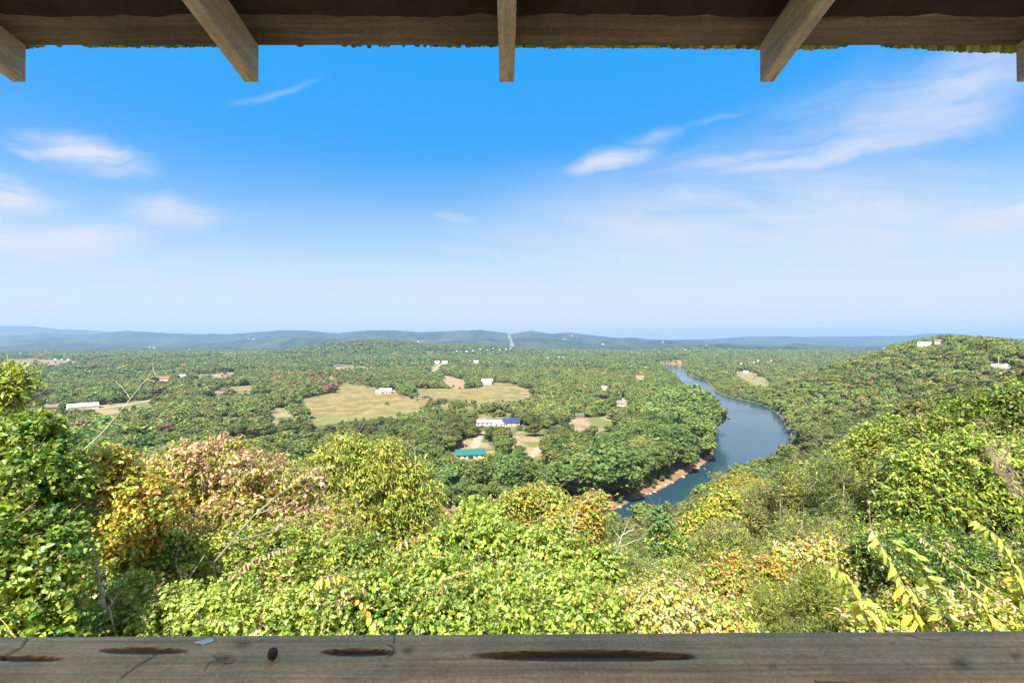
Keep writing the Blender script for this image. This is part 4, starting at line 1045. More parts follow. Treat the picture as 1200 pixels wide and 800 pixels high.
# ------------------------------------------------------------------ houses in the valley
print('houses')
m_glass = plain('window_glass', (.03, .04, .05), .12, .1, 2, .6)
mats = dict(white=plain('white_paint', (.55, .54, .51), .7, .08, 1), cream=plain('cream_siding', (.42, .37, .29), .8, .1, 1), brown=plain('brown_siding', (.24, .15, .10), .85, .2, 1),
            teal=plain('teal_metal', (.02, .115, .10), .45, .08, .6, .4), grey=plain('grey_metal', (.30, .30, .36), .45, .1, .6, .4), silver=plain('white_metal', (.55, .57, .60), .4, .06, .5, .4),
            blue=plain('blue_metal', (.03, .042, .10), .45, .15, .5, .4), red=plain('red_roof', (.25, .085, .08), .8, .15, .6), dark=plain('dark_shingle', (.10, .09, .09), .9, .2, .6), orange=plain('orange_roof', (.34, .15, .08), .8, .15, .6),
            sage=plain('pale_green_metal', (.38, .46, .43), .45, .1, .5, .4), tan=plain('tan_roof', (.19, .155, .13), .9, .2, .6))
def building(spec):
    name, lb, pos, w, dp, hw, hr, rz, wm_, rm_, det = spec
    root = empty(name, pos, R(rz)); tag(root, lb, 'building')
    b = MB(); b.box((0, 0, hw / 2 - .5), (w, dp, hw + 1))
    if hr > 0: # gable walls
        for sx in (-1, 1):
            b.add([(sx * (w / 2 - .1), -dp / 2, hw), (sx * (w / 2 - .1), dp / 2, hw), (sx * (w / 2 - .1), 0, hw + hr), (sx * w / 2, -dp / 2, hw), (sx * w / 2, dp / 2, hw), (sx * w / 2, 0, hw + hr)], [(0, 1, 2), (5, 4, 3), (0, 3, 4, 1), (1, 4, 5, 2), (2, 5, 3, 0)])
    b.build('wall', mats[wm_], root)
    b = MB(); o_ = .5; th = .18
    if hr > 0:
        sl = hr / (dp / 2)
        yE = dp / 2 + o_; zE = hw - sl * o_
        prof = [(-yE, zE), (0, hw + hr), (yE, zE), (yE, zE + th), (0, hw + hr + th), (-yE, zE + th)]
        v = [(sx * (w / 2 + o_), yy_, zz_ + .02) for sx in (-1, 1) for yy_, zz_ in prof]
        b.add(v, [(0, 1, 4, 5), (1, 2, 3, 4), (11, 10, 7, 6), (10, 9, 8, 7), (0, 6, 7, 1), (1, 7, 8, 2), (2, 8, 9, 3), (3, 9, 10, 4), (4, 10, 11, 5), (5, 11, 6, 0)])
    else: b.box((0, 0, hw + .15), (w + .8, dp + .8, .3))
    b.build('roof', mats[rm_], root)
    if det:
        k = max(2, int(w / 3.6)); hasdoor = False
        for i in range(k):
            xw = -w / 2 + w * (i + .5) / k
            for fl in range(max(1, int(hw / 2.8))):
                if i == k // 2 and fl == 0:
                    b = MB(); b.box((xw, -dp / 2 - .03, 1.05), (1.1 if det == 1 else 3.2, .08, 2.1)); b.build('door', mats['brown'] if det == 1 else m_glass, root); continue
                b = MB(); b.box((xw, -dp / 2 - .03, 1.5 + fl * 2.8), (1.3, .08, 1.1)); b.build('window', m_glass, root)
    return root
for spec in HOUSES: building(spec)
for k, (pos, w_, hx) in enumerate(FAR):
    big_ = w_ > 30
    root = empty('far_house', pos, R((hash_i(k) - .5) * 60)); tag(root, f'tiny pale far away house, {ordinal(k + 1)} of {len(FAR)} such specks from left', 'house', 'tiny far houses')
    b = MB(); b.box((0, 0, hx / 2 - 2), (w_, w_ * .5, hx + 4)); b.build('wall', mats['white' if k % 3 else 'cream'], root)
    b = MB(); v = [(sx * (w_ / 2 + .6), y_, z_) for sx in (-1, 1) for y_, z_ in [(-w_ * .27, hx), (0, hx + w_ * .13), (w_ * .27, hx)]]
    b.add(v, [(0, 1, 2), (5, 4, 3), (0, 3, 4, 1), (1, 4, 5, 2), (2, 5, 3, 0)]); b.build('roof', mats[['silver', 'grey', 'tan'][k % 3]], root)
# pole on the gravel lot of the right hand hill
lx, ly, lz = LOT
pole = tag(empty('utility_pole', (lx, ly, lz)), 'pale pole standing on the gravel lot at the right hillside', 'pole')
b = MB(); b.tube([(0, 0, -.5), (0, 0, 4), (0, 0, 8.5)], [.28, .24, .2], 8); b.build('post', bark_pale, pole)
b = MB(); b.box((0, 0, 7.9), (1.8, .16, .16)); b.build('cross_arm', bark_pale, pole)
# rocks along the muddy bank
print('rocks')
m_rock = plain('bank_rock', (.38, .29, .22), .9, .3, 2)
for k in range(26):
    t = k / 26; px_ = 724 + 112 * t + rng.normal(0, 2); py_ = np.interp(px_, [722, 760, 800, 836], [596, 579, 559, 537]) + rng.normal(0, 1) - .5
    X_, Y_ = G0(px_, py_); b = MB(); rr_ = .35 + .9 * rng.random() ** 2
    ph = rng.random(6) * 6
    v = []; f = []
    for a_ in range(5):
        for c_ in range(8):
            th_ = math.pi * (a_ + .5) / 5; fi_ = 2 * math.pi * c_ / 8; q_ = rr_ * (1 + .22 * math.sin(3 * fi_ + ph[0]) * math.sin(2 * th_ + ph[1]) + rng.normal(0, .07))
            v.append((q_ * math.sin(th_) * math.cos(fi_) * 1.3, q_ * math.sin(th_) * math.sin(fi_), q_ * math.cos(th_) * .6))
    for a_ in range(4):
        for c_ in range(8): f.append((a_ * 8 + c_, (a_ + 1) * 8 + c_, (a_ + 1) * 8 + (c_ + 1) % 8, a_ * 8 + (c_ + 1) % 8))
    f += [tuple(range(8)), tuple(32 + c_ for c_ in range(8))[::-1]]
    b.add(v, f); o = b.build('rock', m_rock); o.location = (X_, Y_, float(height(np.array([X_]), np.array([Y_]))[0])); o.rotation_euler = (0, 0, rng.random() * 6)
    tag(o, f'small tan rock on the muddy left bank, {ordinal(k + 1)} of 26 from left', 'rock', 'rocks on the muddy bank')

# ------------------------------------------------------------------ shelter: roof over our head
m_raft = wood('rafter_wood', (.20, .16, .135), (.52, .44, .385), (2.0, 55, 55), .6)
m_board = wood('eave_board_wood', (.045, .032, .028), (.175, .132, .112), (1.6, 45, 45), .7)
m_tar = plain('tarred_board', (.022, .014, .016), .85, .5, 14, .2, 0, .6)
m_rail = wood('rail_wood', (.64, .35, .16), (.97, .60, .315), (1.1, 48, 48), .9, .7, True)
m_shing = leafmat('shingle_translucent', .75, .8, .1, 0, 0, (1, 1, 1))
SL = .188
def roofz(d, off=0.0): return CAMZ + .653 * 1.08 + SL * (1.08 - d) + off
shelter = tag(empty('lookout_shelter', (0, 0, 77.9)), 'dark weathered timber roof with rafters overhead at the top of the photo', 'shelter')
def world_child(b, name, mat, parent, smoothsh=False):
    o = b.build(name, mat, parent, smoothsh); o.data.transform(__import__('mathutils').Matrix.Translation(-parent.location)); return o
for (xr, wdt, lean) in [(22.3, 15.4, 0), (294.3, 16.6, 0), (593.7, 17.3, .012), (898.9, 16.5, 0), (1199.3, 16.5, 0), (-285, 16.5, 0), (1497, 16.5, 0)]:
    b = MB(); xc = (xr - 600) / F * 1.08; w = wdt / F * 1.08 / 2
    secs = [1.08, 1.072, .9, .6, .3, 0, -.4, -.9, -1.35]
    vs = []
    for k, d in enumerate(secs):
        c_ = .004 if k else .0015
        zt = roofz(d, -.002); zb = zt - .0897 + (.002 if k == 0 else 0); xo = xc + lean * (1.08 - d)
        jx = rng.normal(0, .0006, 8)
        for q, (sx, zz) in enumerate([(-w, zt), (w, zt), (w, zb + c_), (w - c_, zb), (-w + c_, zb), (-w, zb + c_)]):
            vs.append((xo + sx + jx[q], d, zz))
    fcs = [tuple(range(6))]
    for k in range(len(secs) - 1):
        for j in range(6):
            j2 = (j + 1) % 6; fcs.append((k * 6 + j, (k + 1) * 6 + j, (k + 1) * 6 + j2, k * 6 + j2))
    fcs.append(tuple((len(secs) - 1) * 6 + j for j in range(6))[::-1])
    # grain must run along the rafter: object space X = world Y, turned by the parent-less rotation below
    b.add(vs, fcs)
    o = b.build('rafter', m_raft)
    me_ = o.data; M_ = __import__('mathutils').Matrix
    o.location = (xc, 1.08, CAMZ + .62); o.rotation_euler = (0, 0, R(90))
    o.data.transform(M_.Rotation(R(-90), 4, 'Z') @ M_.Translation(-o.location))
    o.parent = shelter; o.matrix_parent_inverse = M_.Translation(-shelter.location)

def plank(name, d0, d1, mat, xs, wob0=0.0, wob1=0.0, th=.02, zoff=0.0, seed=0):
    """roof board seen from beneath, its long edges slightly ragged"""
    b = MB(); m = len(xs)
    e0 = d0 + wob0 * (fbm(xs * 14, xs * 0 + seed, seed) - .5); e1 = d1 + wob1 * (fbm(xs * 9, xs * 0 + seed, seed + 3, 5) - .5)
    vs = []
    for X_, p0, p1 in zip(xs, e0, e1):
        vs += [(X_, p0, roofz(p0, zoff)), (X_, p1, roofz(p1, zoff)), (X_, p1, roofz(p1, zoff + th)), (X_, p0, roofz(p0, zoff + th))]
    f = []
    for k in range(m - 1):
        for j in range(4):
            j2 = (j + 1) % 4; f.append((k * 4 + j, k * 4 + j2, (k + 1) * 4 + j2, (k + 1) * 4 + j))
    f += [(3, 2, 1, 0), tuple((m - 1) * 4 + j for j in range(4))]
    b.add(vs, f); return world_child(b, name, mat, shelter)
xs = np.linspace(-2.4, 2.4, 600)
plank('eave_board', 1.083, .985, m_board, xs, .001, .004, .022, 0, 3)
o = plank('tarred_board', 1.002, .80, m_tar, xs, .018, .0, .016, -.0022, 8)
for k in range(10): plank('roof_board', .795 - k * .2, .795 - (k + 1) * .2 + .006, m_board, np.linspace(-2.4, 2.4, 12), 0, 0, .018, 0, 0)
# roofing shingles above the boards: ragged edge peeping out below the eave
def ragged(x_):
    ppx = 600 + F * x_ / 1.1
    amt = np.interp(ppx, [0, 30, 60, 130, 250, 300, 620, 800, 945, 985, 1010, 1035, 1120, 1200], [1, 3, -1, 1.2, .8, -1, 1.2, 2.2, 3.8, 1, -3, 1, 6.5, 8])
    return amt / F * 1.1
b = MB(); xx = -2.3
while xx < 2.3:
    w_ = .007 + rng.random() * .009; dr = float(ragged(xx)) + rng.normal(0, .0012)
    if dr > 0:
        y0 = 1.085 + rng.random() * .006; zt = roofz(1.085, .03)
        zb = CAMZ + .653 * y0 - dr - 0.0012
        v = [(xx, y0, zb + rng.normal(0, .0006)), (xx + w_, y0, zb + rng.normal(0, .0006)), (xx + w_, y0 + .006, zb), (xx, y0 + .006, zb), (xx, y0, zt), (xx + w_, y0, zt), (xx + w_, y0 + .006, zt), (xx, y0 + .006, zt)]
        mid = [(xx + w_ * .5, y0, zb - .0018), (xx + w_ * .5, y0 + .006, zb - .0018)]
        b.add(v + mid, [(0, 8, 1, 5, 4), (1, 2, 6, 5), (2, 9, 3, 7, 6), (3, 0, 4, 7), (4, 5, 6, 7), (0, 3, 9, 8), (8, 9, 2, 1)], np.array([.50, .49, .34]) * (.45 + .6 * rng.random()))
    xx += w_ * .97
world_child(b, 'shingle_edge', m_shing, shelter)
b = MB(); b.add([(-2.4, 1.1, roofz(1.1, .05)), (2.4, 1.1, roofz(1.1, .05)), (2.4, -1.3, roofz(-1.3, .05)), (-2.4, -1.3, roofz(-1.3, .05)), (-2.4, 1.1, roofz(1.1, .035)), (2.4, 1.1, roofz(1.1, .035)), (2.4, -1.3, roofz(-1.3, .035)), (-2.4, -1.3, roofz(-1.3, .035))],
    [(0, 1, 2, 3), (7, 6, 5, 4), (0, 4, 5, 1), (1, 5, 6, 2), (2, 6, 7, 3), (3, 7, 4, 0)])
world_child(b, 'shingle_roof', m_tar, shelter)
for sx in (-1.62, 1.62):
    b = MB(); b.box((sx, .93, (76 + roofz(.93, -.09)) / 2), (.1, .1, roofz(.93, -.1) - 76)); world_child(b, 'post', m_raft, shelter)
    b = MB(); b.box((sx, -1.15, (76 + roofz(-1.15, -.09)) / 2), (.1, .1, roofz(-1.15, -.1) - 76)); world_child(b, 'post', m_raft, shelter)
for k in range(20):
    b = MB(); b.box((0, -1.9 + k * .145 + .05, 78.37), (3.4, .138, .035)); world_child(b, 'floor_board', m_board, shelter)

# ------------------------------------------------------------------ hand rail
rail = tag(empty('deck_railing', (0, .93, 78.4)), 'weathered brown timber handrail with gouges along the bottom of the photo', 'railing')
nx, ny = 1500, 64
xs = np.linspace(-1.565, 1.565, nx); ts = np.linspace(0, 1, ny)
XX, TT = np.meshgrid(xs, ts, indexing='ij')
yf = 1.0; yn = .853
YY = yn + (yf - yn) * TT + .003 * (fbm(XX * 6, XX * 0, 4) - .5) * (TT - .5) * 2
tilt = lambda X_: (X_) * (.0062)
zt0 = CAMZ - .640
ZZ = zt0 + tilt(XX) - .0015 * np.abs(TT * 2 - 1) ** 10 * 2
# photo coordinates of each point of the top, to place its gouges and knots
PX = 600 + F * XX / YY; PY = HZ + F * (CAMZ - ZZ) / YY
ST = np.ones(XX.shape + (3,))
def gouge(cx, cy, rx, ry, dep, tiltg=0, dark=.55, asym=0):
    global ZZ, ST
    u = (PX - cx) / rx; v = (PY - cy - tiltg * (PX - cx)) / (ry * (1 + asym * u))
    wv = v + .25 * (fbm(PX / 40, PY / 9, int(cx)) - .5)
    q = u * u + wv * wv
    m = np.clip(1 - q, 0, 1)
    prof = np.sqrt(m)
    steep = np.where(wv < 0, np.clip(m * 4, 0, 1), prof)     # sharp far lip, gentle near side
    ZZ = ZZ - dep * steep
    ST *= (1 - (1 - dark) * np.clip((1.22 - q) * 5, 0, 1) * np.clip(.72 - .4 * wv, 0, 1))[..., None]  # cavity shade painted into the colour, past the rim, strongest toward the far lip
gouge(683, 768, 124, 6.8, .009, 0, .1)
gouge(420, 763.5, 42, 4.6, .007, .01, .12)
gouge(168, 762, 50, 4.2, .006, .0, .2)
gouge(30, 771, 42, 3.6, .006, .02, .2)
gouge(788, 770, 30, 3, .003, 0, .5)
def crack(pts_, w, dep, dark=.45):
    global ZZ, ST
    dd = distline(PX, PY + 1.2 * (fbm(PX / 6, PY / 6, 5) - .5), pts_); m = np.clip(1 - dd / w, 0, 1)
    ZZ = ZZ - dep * m; ST *= (1 - (1 - dark) * m)[..., None]
crack([(2, 771), (14, 763), (26, 757), (35, 744)], 2.4, .004)
crack([(143, 792), (160, 780), (183, 766)], 2.2, .003)
crack([(240, 785), (246, 775), (256, 772), (252, 766)], 1.6, .002, .5)
crack([(264, 777), (272, 776), (275, 771)], 1.8, .002, .5)
crack([(455, 769), (461, 764), (462, 758), (455, 754)], 2.0, .003)
crack([(462, 752), (462, 745)], 2.0, .003)
crack([(1060, 742), (1080, 748), (1100, 749)], 1.4, .0015, .6)
crack([(955, 797), (1000, 799)], 2.2, .004, .3)
crack([(0, 748), (120, 752), (230, 749)], .8, .001, .8)
crack([(860, 757), (1010, 760), (1190, 757)], .7, .001, .78)
crack([(640, 783), (820, 786), (1000, 781)], .7, .001, .78)
crack([(200, 790), (420, 794), (600, 790)], .7, .001, .8)
def knot(cx, cy, r_):
    global ZZ, ST
    dx = (PX - cx); dy = (PY - cy) * 1.5; dd = np.hypot(dx, dy) + 1.2 * (fbm(PX / 4, PY / 3, 9) - .5)
    ring = .5 + .5 * np.cos(dd * 1.9); m = np.exp(-(dd / r_) ** 2)
    ST *= (1 - .5 * m * ring - .18 * m)[..., None]; ZZ = ZZ - .0022 * m * ring
for kx, ky, kr in [(284, 754, 9), (478, 762, 8), (452, 779, 4), (1125, 776, 12), (803, 767, 6), (1190, 768, 6), (905, 780, 5), (262, 771, 10), (1046, 753, 3)]: knot(kx, ky, kr)
ZZ += .0007 * (fbm(XX * 8, TT * 26, 31, 4) - .5) * 2 + .0016 * (fbm(XX * 2.2, TT * 9, 37, 3) - .5)
grain = fbm(XX * 1.5, TT * 22 + 1.1 * fbm(XX * 1.3, TT * 2, 2), 88, 4)
ST *= (.72 + .62 * grain)[..., None]
ST *= np.array([1.0, .985, .95])[None, None] ** (1 + fbm(XX * 2, TT, 6)[..., None] * 2)
top = np.stack([XX, YY, ZZ], -1).reshape(-1, 3)
idx = np.arange(nx * ny).reshape(nx, ny)
qd = np.stack([idx[:-1, :-1], idx[1:, :-1], idx[1:, 1:], idx[:-1, 1:]], -1).reshape(-1, 4)
lower = []
fx_, nb_ = nx * ny, nx
low_n = np.stack([xs, np.full(nx, yn + .001), zt0 + tilt(xs) - .04], 1); low_f = np.stack([xs, np.full(nx, yf - .001), zt0 + tilt(xs) - .04], 1)
V_ = np.concatenate([top, low_n, low_f]); a_ = np.arange(nx - 1)
q1 = np.stack([fx_ + a_, fx_ + a_ + 1, idx[1:, 0], idx[:-1, 0]], -1); q2 = np.stack([idx[:-1, -1], idx[1:, -1], fx_ + nx + a_ + 1, fx_ + nx + a_], -1)
q3 = np.stack([fx_ + nx + a_, fx_ + nx + a_ + 1, fx_ + a_ + 1, fx_ + a_], -1)
Q = np.concatenate([qd, q1, q2, q3])
me = polymesh('top_rail', V_, Q.ravel(), np.full(len(Q), 4), np.concatenate([ST.reshape(-1, 3), np.full((2 * nx, 3), .12)]))  # rail sides darken downward: shade painted into their colour
me.shade_smooth()
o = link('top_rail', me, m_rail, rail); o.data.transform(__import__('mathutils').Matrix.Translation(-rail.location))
b = MB(); b.box((0, .925, zt0 - .04 - .05), (3.13, .04, .088)); world_child(b, 'under_rail', m_raft, rail)
for k in range(24):
    b = MB(); b.box((-1.5 + k * .13, .925, (zt0 - .136 + 78.42) / 2), (.035, .035, zt0 - .138 - 78.42)); world_child(b, 'baluster', m_raft, rail)

# things lying on the rail
def on_rail(px_, py_):
    i = np.argmin((PX - px_) ** 2 + (PY - py_) ** 2); return top.reshape(-1, 3)[i]
c = on_rail(320, 773)
cone = tag(empty('pine_cone', tuple(c)), 'small dark brown seed cone standing on the handrail', 'cone'); cone.scale = (.85, .85, .8)
b = MB()
for k in range(70):
    t = k / 70; a = k * 2.4; rr_ = .0095 * math.sin(math.pi * (.12 + .8 * t)) ; zz = .002 + .024 * t
    d_ = np.array([math.cos(a), math.sin(a), .35]); P = np.array([math.cos(a) * rr_ * .6, math.sin(a) * rr_ * .6, zz]); S = np.array([-math.sin(a), math.cos(a), 0]) * .0035
    tip = P + d_ * .0062
    b.add([P - S, P + S, tip + S * .6, tip - S * .6, P - S * .8 + [0, 0, .0018], P + S * .8 + [0, 0, .0018]], [(0, 1, 2, 3), (5, 4, 3, 2), (0, 3, 4), (1, 5, 2)])
b.build('scales', plain('cone_brown', (.13, .065, .045), .7, .4, 200), cone)
b = MB(); b.tube([(0, 0, 0), (0, 0, .01), (0.001, 0, .024)], [.004, .006, .002], 6); b.build('core', plain('cone_core', (.03, .018, .014), .8), cone)
c = on_rail(241, 751.5)
b = MB(); rs = np.random.default_rng(5); m_ = 18; a = np.linspace(0, 6.283, m_, endpoint=False)
r1 = (1 + .18 * rs.normal(size=m_))
o1 = np.stack([np.cos(a) * .0185 * r1, np.sin(a) * .0085 * r1, np.full(m_, .0012)], 1); o2 = o1 * [.8, .8, 1] + [0, 0, .0016]
o1[:, :2] = o1[:, :2] @ np.array([[.97, .2], [-.2, .97]]); o2[:, :2] = o2[:, :2] @ np.array([[.97, .2], [-.2, .97]])
b.add(np.vstack([o1, o2, [[0, 0, .003]]]), [(i, (i + 1) % m_, m_ + (i + 1) % m_, m_ + i) for i in range(m_)] + [(m_ + i, m_ + (i + 1) % m_, 2 * m_) for i in range(m_)] + [tuple(range(m_))[::-1]])
o = b.build('bird_dropping', plain('dropping_white', (.8, .82, .86), .6, .2, 150)); o.location = tuple(c + np.array([0, 0, .0004]))
tag(o, 'pale bluish white bird dropping on the far edge of the handrail', 'dropping')
b = MB()
for k in range(5):
    a = k * 1.25; b.add([(np.cos(a) * .001, np.sin(a) * .001, 0), (np.cos(a) * .0045, np.sin(a) * .003, .0005), (np.cos(a + .5) * .004, np.sin(a + .5) * .003, .0008)], [(0, 1, 2)])

# ------------------------------------------------------------------ sky, sun, haze, camera
SUN = Vector((-.24, -.66, .92)).normalized()
w = bpy.data.worlds.new('World'); scene.world = w; w.use_nodes = True
nt = w.node_tree; nt.nodes.clear(); L = nt.links.new
out = nt.nodes.new('ShaderNodeOutputWorld'); bg = nt.nodes.new('ShaderNodeBackground'); bg.inputs[1].default_value = .10
sky = N(nt, 'ShaderNodeTexSky', sky_type='NISHITA', sun_disc=False, air_density=1.3, dust_density=.25, ozone_density=2.6, altitude=300.0)
sky.sun_elevation = math.asin(SUN.z); sky.sun_rotation = math.atan2(SUN.x, SUN.y)
tc = N(nt, 'ShaderNodeTexCoord')
s1 = N(nt, 'ShaderNodeVectorMath', operation='SCALE'); s1.inputs['Scale'].default_value = .1; L(sky.outputs[0], s1.inputs[0])
cv = nt.nodes.new('ShaderNodeRGBCurve'); L(s1.outputs[0], cv.inputs['Color'])
for ch, pts_ in ((0, [(0, 0), (.10, .003), (.127, .006), (.157, .013), (.188, .034), (.238, .080), (.312, .138), (.463, .212), (.58, .235), (1, .25)]),
                 (1, [(0, 0), (.14, .108), (.212, .115), (.258, .120), (.301, .133), (.36, .165), (.436, .202), (.55, .242), (1, .26)]),
                 (2, [(0, 0), (.12, .20), (.30, .292), (.45, .294), (.6, .296), (1, .30)])):
    c_ = cv.mapping.curves[ch]
    while len(c_.points) < len(pts_): c_.points.new(.5, .5)
    for p_, (a_, b_) in zip(c_.points, pts_): p_.location = (a_, b_)
cv.mapping.update()
gm_ = N(nt, 'ShaderNodeVectorMath', operation='SCALE'); gm_.inputs['Scale'].default_value = 10.0; L(cv.outputs[0], gm_.inputs[0])
# high cirrus: streaks on the dome, in world directions
sep = N(nt, 'ShaderNodeSeparateXYZ'); L(tc.outputs['Generated'], sep.inputs[0])
yy = N(nt, 'ShaderNodeMath', operation='MAXIMUM', ins={1: .05}); L(sep.outputs['Y'], yy.inputs[0])
U = N(nt, 'ShaderNodeMath', operation='DIVIDE'); L(sep.outputs['X'], U.inputs[0]); L(yy.outputs[0], U.inputs[1])
W = N(nt, 'ShaderNodeMath', operation='DIVIDE'); L(sep.outputs['Z'], W.inputs[0]); L(yy.outputs[0], W.inputs[1])
uv = N(nt, 'ShaderNodeCombineXYZ'); L(U.outputs[0], uv.inputs[0]); L(W.outputs[0], uv.inputs[1])
def M(op, a, b=None, c=None):
    n_ = N(nt, 'ShaderNodeMath', operation=op)
    for k_, v_ in enumerate((a, b, c)):
        if v_ is None: continue
        if isinstance(v_, (int, float)): n_.inputs[k_].default_value = v_
        else: L(v_, n_.inputs[k_])
    return n_.outputs[0]
wn = N(nt, 'ShaderNodeTexNoise', ins={'Scale': 3.0, 'Detail': 4.0, 'Roughness': .6}); L(uv.outputs[0], wn.inputs['Vector'])
wsub = N(nt, 'ShaderNodeVectorMath', operation='MULTIPLY_ADD'); wsub.inputs[1].default_value = (.22, .10, 0); wsub.inputs[2].default_value = (-.11, -.05, 0); L(wn.outputs['Color'], wsub.inputs[0])
wuv = N(nt, 'ShaderNodeVectorMath', operation='ADD'); L(uv.outputs[0], wuv.inputs[0]); L(wsub.outputs[0], wuv.inputs[1])
snoise = []
for ang_, sc_ in ((-4, (3.2, 21, 1)), (11, (2.4, 17, 1))):
    mp2 = N(nt, 'ShaderNodeMapping'); mp2.inputs['Rotation'].default_value = (0, 0, R(-ang_)); L(wuv.outputs[0], mp2.inputs[0])
    mp3 = N(nt, 'ShaderNodeMapping'); mp3.inputs['Scale'].default_value = sc_; L(mp2.outputs[0], mp3.inputs[0])
    nz = N(nt, 'ShaderNodeTexNoise', ins={'Scale': 1.0, 'Detail': 4.0, 'Roughness': .6}); L(mp3.outputs[0], nz.inputs['Vector']); snoise.append(nz.outputs[0])
def streak(cx, cy, rx, ry, ang, amp, nsc=(5, 30), thr=.35, soft=.4):
    """one wisp: elliptical envelope in world direction times stretched noise"""
    mp = N(nt, 'ShaderNodeMapping', vector_type='TEXTURE'); mp.inputs['Location'].default_value = ((cx - 600) / F, (HZ - cy) / F, 0); mp.inputs['Rotation'].default_value = (0, 0, R(ang)); mp.inputs['Scale'].default_value = (rx / F, ry / F, 1)
    L(wuv.outputs[0], mp.inputs[0])
    ln = N(nt, 'ShaderNodeVectorMath', operation='LENGTH'); L(mp.outputs[0], ln.inputs[0])
    env = N(nt, 'ShaderNodeMapRange', interpolation_type='SMOOTHERSTEP', ins={'From Min': 1.3, 'From Max': .0}); L(ln.outputs['Value'], env.inputs['Value'])
    nz = snoise[0 if ang < 5 else 1]
    rm = N(nt, 'ShaderNodeMapRange', interpolation_type='SMOOTHSTEP', ins={'From Min': thr, 'From Max': thr + soft}); L(nz, rm.inputs['Value'])
    return M('MULTIPLY', M('MULTIPLY', env.outputs[0], rm.outputs[0]), amp)
wis = [streak(100, 182, 78, 27, -17, 1.15, (4, 22), .18, .55), streak(70, 165, 60, 14, -22, .6, (4, 22), .2, .5), streak(40, 172, 40, 10, -25, .6, (4, 22), .2), streak(195, 250, 76, 23, -3, 1.0, (3, 26), .12, .6), streak(0, 222, 80, 26, -18, 1.3, (3, 20), .2),
       streak(50, 278, 150, 24, 4, 1.2, (3, 26), .2), streak(-80, 250, 160, 60, 0, 1.0, (3, 16), .2),
       streak(322, 112, 56, 6, 18, .22, (3, 40), .1), streak(530, 257, 28, 7, 0, .45, (6, 30), .2), streak(550, 290, 60, 10, 0, .35, (5, 30), .2),
       streak(715, 190, 62, 20, 16, 1.0, (5, 26), .15, .55), streak(760, 160, 42, 12, 8, .45, (5, 26), .2),
       streak(950, 182, 260, 22, 8, .95, (2.2, 22), .15, .5), streak(1110, 118, 190, 66, 24, .85, (2.2, 12), .12, .55), streak(840, 140, 60, 8, 12, .3, (4, 30), .2),
       streak(1010, 150, 300, 80, 17, .55, (2.2, 12), .02, .9), streak(760, 215, 260, 50, 8, .35, (2.2, 12), .05, .8),
       streak(900, 255, 380, 80, 3, .95, (1.8, 20), .05, .7), streak(1190, 258, 130, 26, 6, 1.1, (3, 20), .2), streak(650, 262, 160, 24, 3, .4, (3, 20), .2), streak(1195, 238, 40, 14, 20, .8, (3, 20), .2)]
acc = wis[0]
for s_ in wis[1:]: acc = M('MAXIMUM', acc, s_)
# thin veil everywhere, thicker low down
vmp = N(nt, 'ShaderNodeMapping'); vmp.inputs['Scale'].default_value = (1.3, 14, 1); L(wuv.outputs[0], vmp.inputs[0])
vn = N(nt, 'ShaderNodeTexNoise', ins={'Scale': 1.0, 'Detail': 6.0, 'Roughness': .55}); L(vmp.outputs[0], vn.inputs['Vector'])
vr = N(nt, 'ShaderNodeMapRange', ins={'From Min': .3, 'From Max': .75, 'To Min': 0.0, 'To Max': 1.0}); L(vn.outputs[0], vr.inputs['Value'])
lowm = N(nt, 'ShaderNodeMapRange', interpolation_type='SMOOTHSTEP', ins={'From Min': .42, 'From Max': .02, 'To Min': .0, 'To Max': .55}); L(W.outputs[0], lowm.inputs['Value'])
veil = M('MULTIPLY', vr.outputs[0], lowm.outputs[0])
tot = M('MINIMUM', M('ADD', acc, veil), 1.0)
# unseen bright broken cloud, added behind the lookout as warm fill light
bk = N(nt, 'ShaderNodeMapRange', interpolation_type='SMOOTHSTEP', ins={'From Min': .12, 'From Max': -.35, 'To Min': 0.0, 'To Max': .85}); L(sep.outputs['Y'], bk.inputs['Value'])
bn = N(nt, 'ShaderNodeTexNoise', ins={'Scale': 2.2, 'Detail': 3.0, 'Roughness': .55}); L(tc.outputs['Generated'], bn.inputs['Vector'])
br_ = N(nt, 'ShaderNodeMapRange', interpolation_type='SMOOTHSTEP', ins={'From Min': .34, 'From Max': .58, 'To Min': .25, 'To Max': 1.0}); L(bn.outputs[0], br_.inputs['Value'])
clb = N(nt, 'ShaderNodeMix', data_type='RGBA'); L(M('MULTIPLY', bk.outputs[0], br_.outputs[0]), clb.inputs[0]); L(gm_.outputs[0], clb.inputs[6]); clb.inputs[7].default_value = (4.7, 4.3, 3.8, 1)
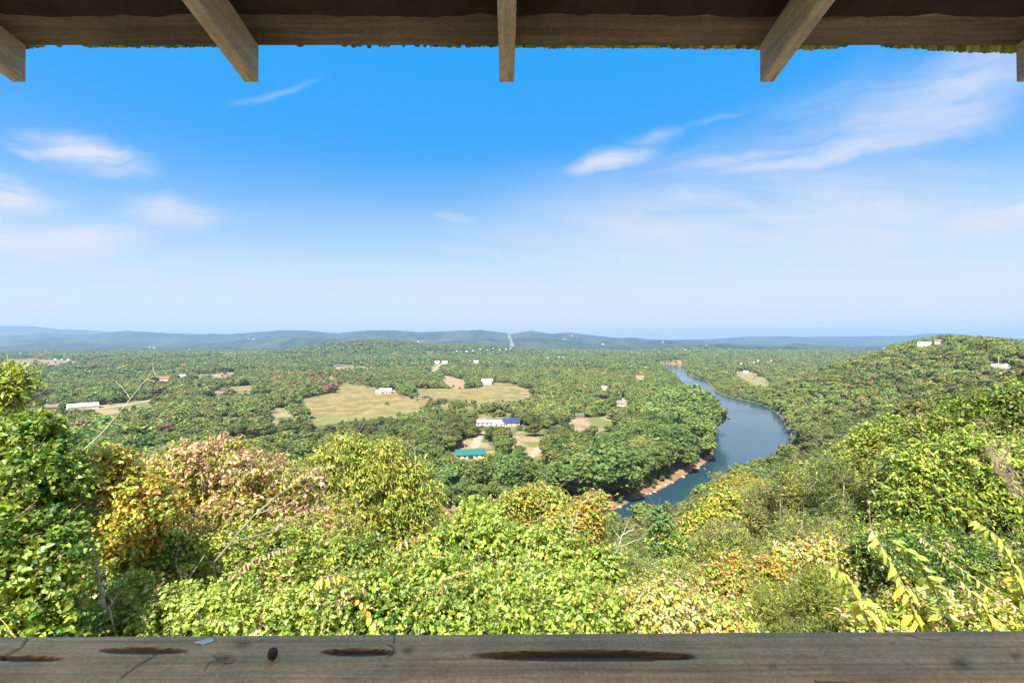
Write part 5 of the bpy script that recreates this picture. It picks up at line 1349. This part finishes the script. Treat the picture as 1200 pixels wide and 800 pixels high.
cl = N(nt, 'ShaderNodeMix', data_type='RGBA'); L(M('MULTIPLY', tot, .92), cl.inputs[0]); L(clb.outputs[2], cl.inputs[6]); cl.inputs[7].default_value = (CLOUD[0], CLOUD[1], CLOUD[2], 1)
L(cl.outputs[2], bg.inputs[0]); L(bg.outputs[0], out.inputs[0])

w.cycles.sampling_method = 'MANUAL'; w.cycles.sample_map_resolution = 256
sd = bpy.data.lights.new('sun', 'SUN'); sd.energy = 4.2; sd.angle = R(.53); sd.color = (1, .955, .88)
so = bpy.data.objects.new('sun', sd); COL.objects.link(so); so.rotation_euler = (-SUN).to_track_quat('-Z', 'Y').to_euler(); so.location = (0, 0, 600)

if HAZE > 0:
    b = MB(); b.box((0, 0, (345 - 5) / 2), (34000, 34000, 350)); hm, nt, out = newmat('haze_air')
    pv = nt.nodes.new('ShaderNodeVolumePrincipled'); pv.inputs['Density'].default_value = HAZE; pv.inputs['Color'].default_value = HAZECOL; pv.inputs['Anisotropy'].default_value = .2
    nt.links.new(pv.outputs[0], out.inputs['Volume'])
    tag(b.build('haze', hm), 'pale blue summer haze over the far hills', 'haze', kind='stuff')

cd = bpy.data.cameras.new('camera'); cam = bpy.data.objects.new('camera', cd); COL.objects.link(cam)
cd.sensor_width = 36; cd.lens = F / 1200 * 36; cd.clip_start = .05; cd.clip_end = 60000
cam.location = (0, 0, CAMZ); cam.rotation_euler = (R(90), 0, 0); scene.camera = cam
scene.view_settings.view_transform = 'Standard'; scene.view_settings.look = 'None'; scene.view_settings.exposure = EXPO; scene.view_settings.gamma = 1
scene.render.film_transparent = False
cy = scene.cycles; cy.use_denoising = True
try: cy.denoiser = 'OPENIMAGEDENOISE'
except Exception: pass
cy.max_bounces = 5; cy.diffuse_bounces = 3; cy.glossy_bounces = 2; cy.transmission_bounces = 3; cy.volume_bounces = 0; cy.transparent_max_bounces = 4
cy.use_adaptive_sampling = False; cy.caustics_reflective = False; cy.caustics_refractive = False; cy.sample_clamp_indirect = 4
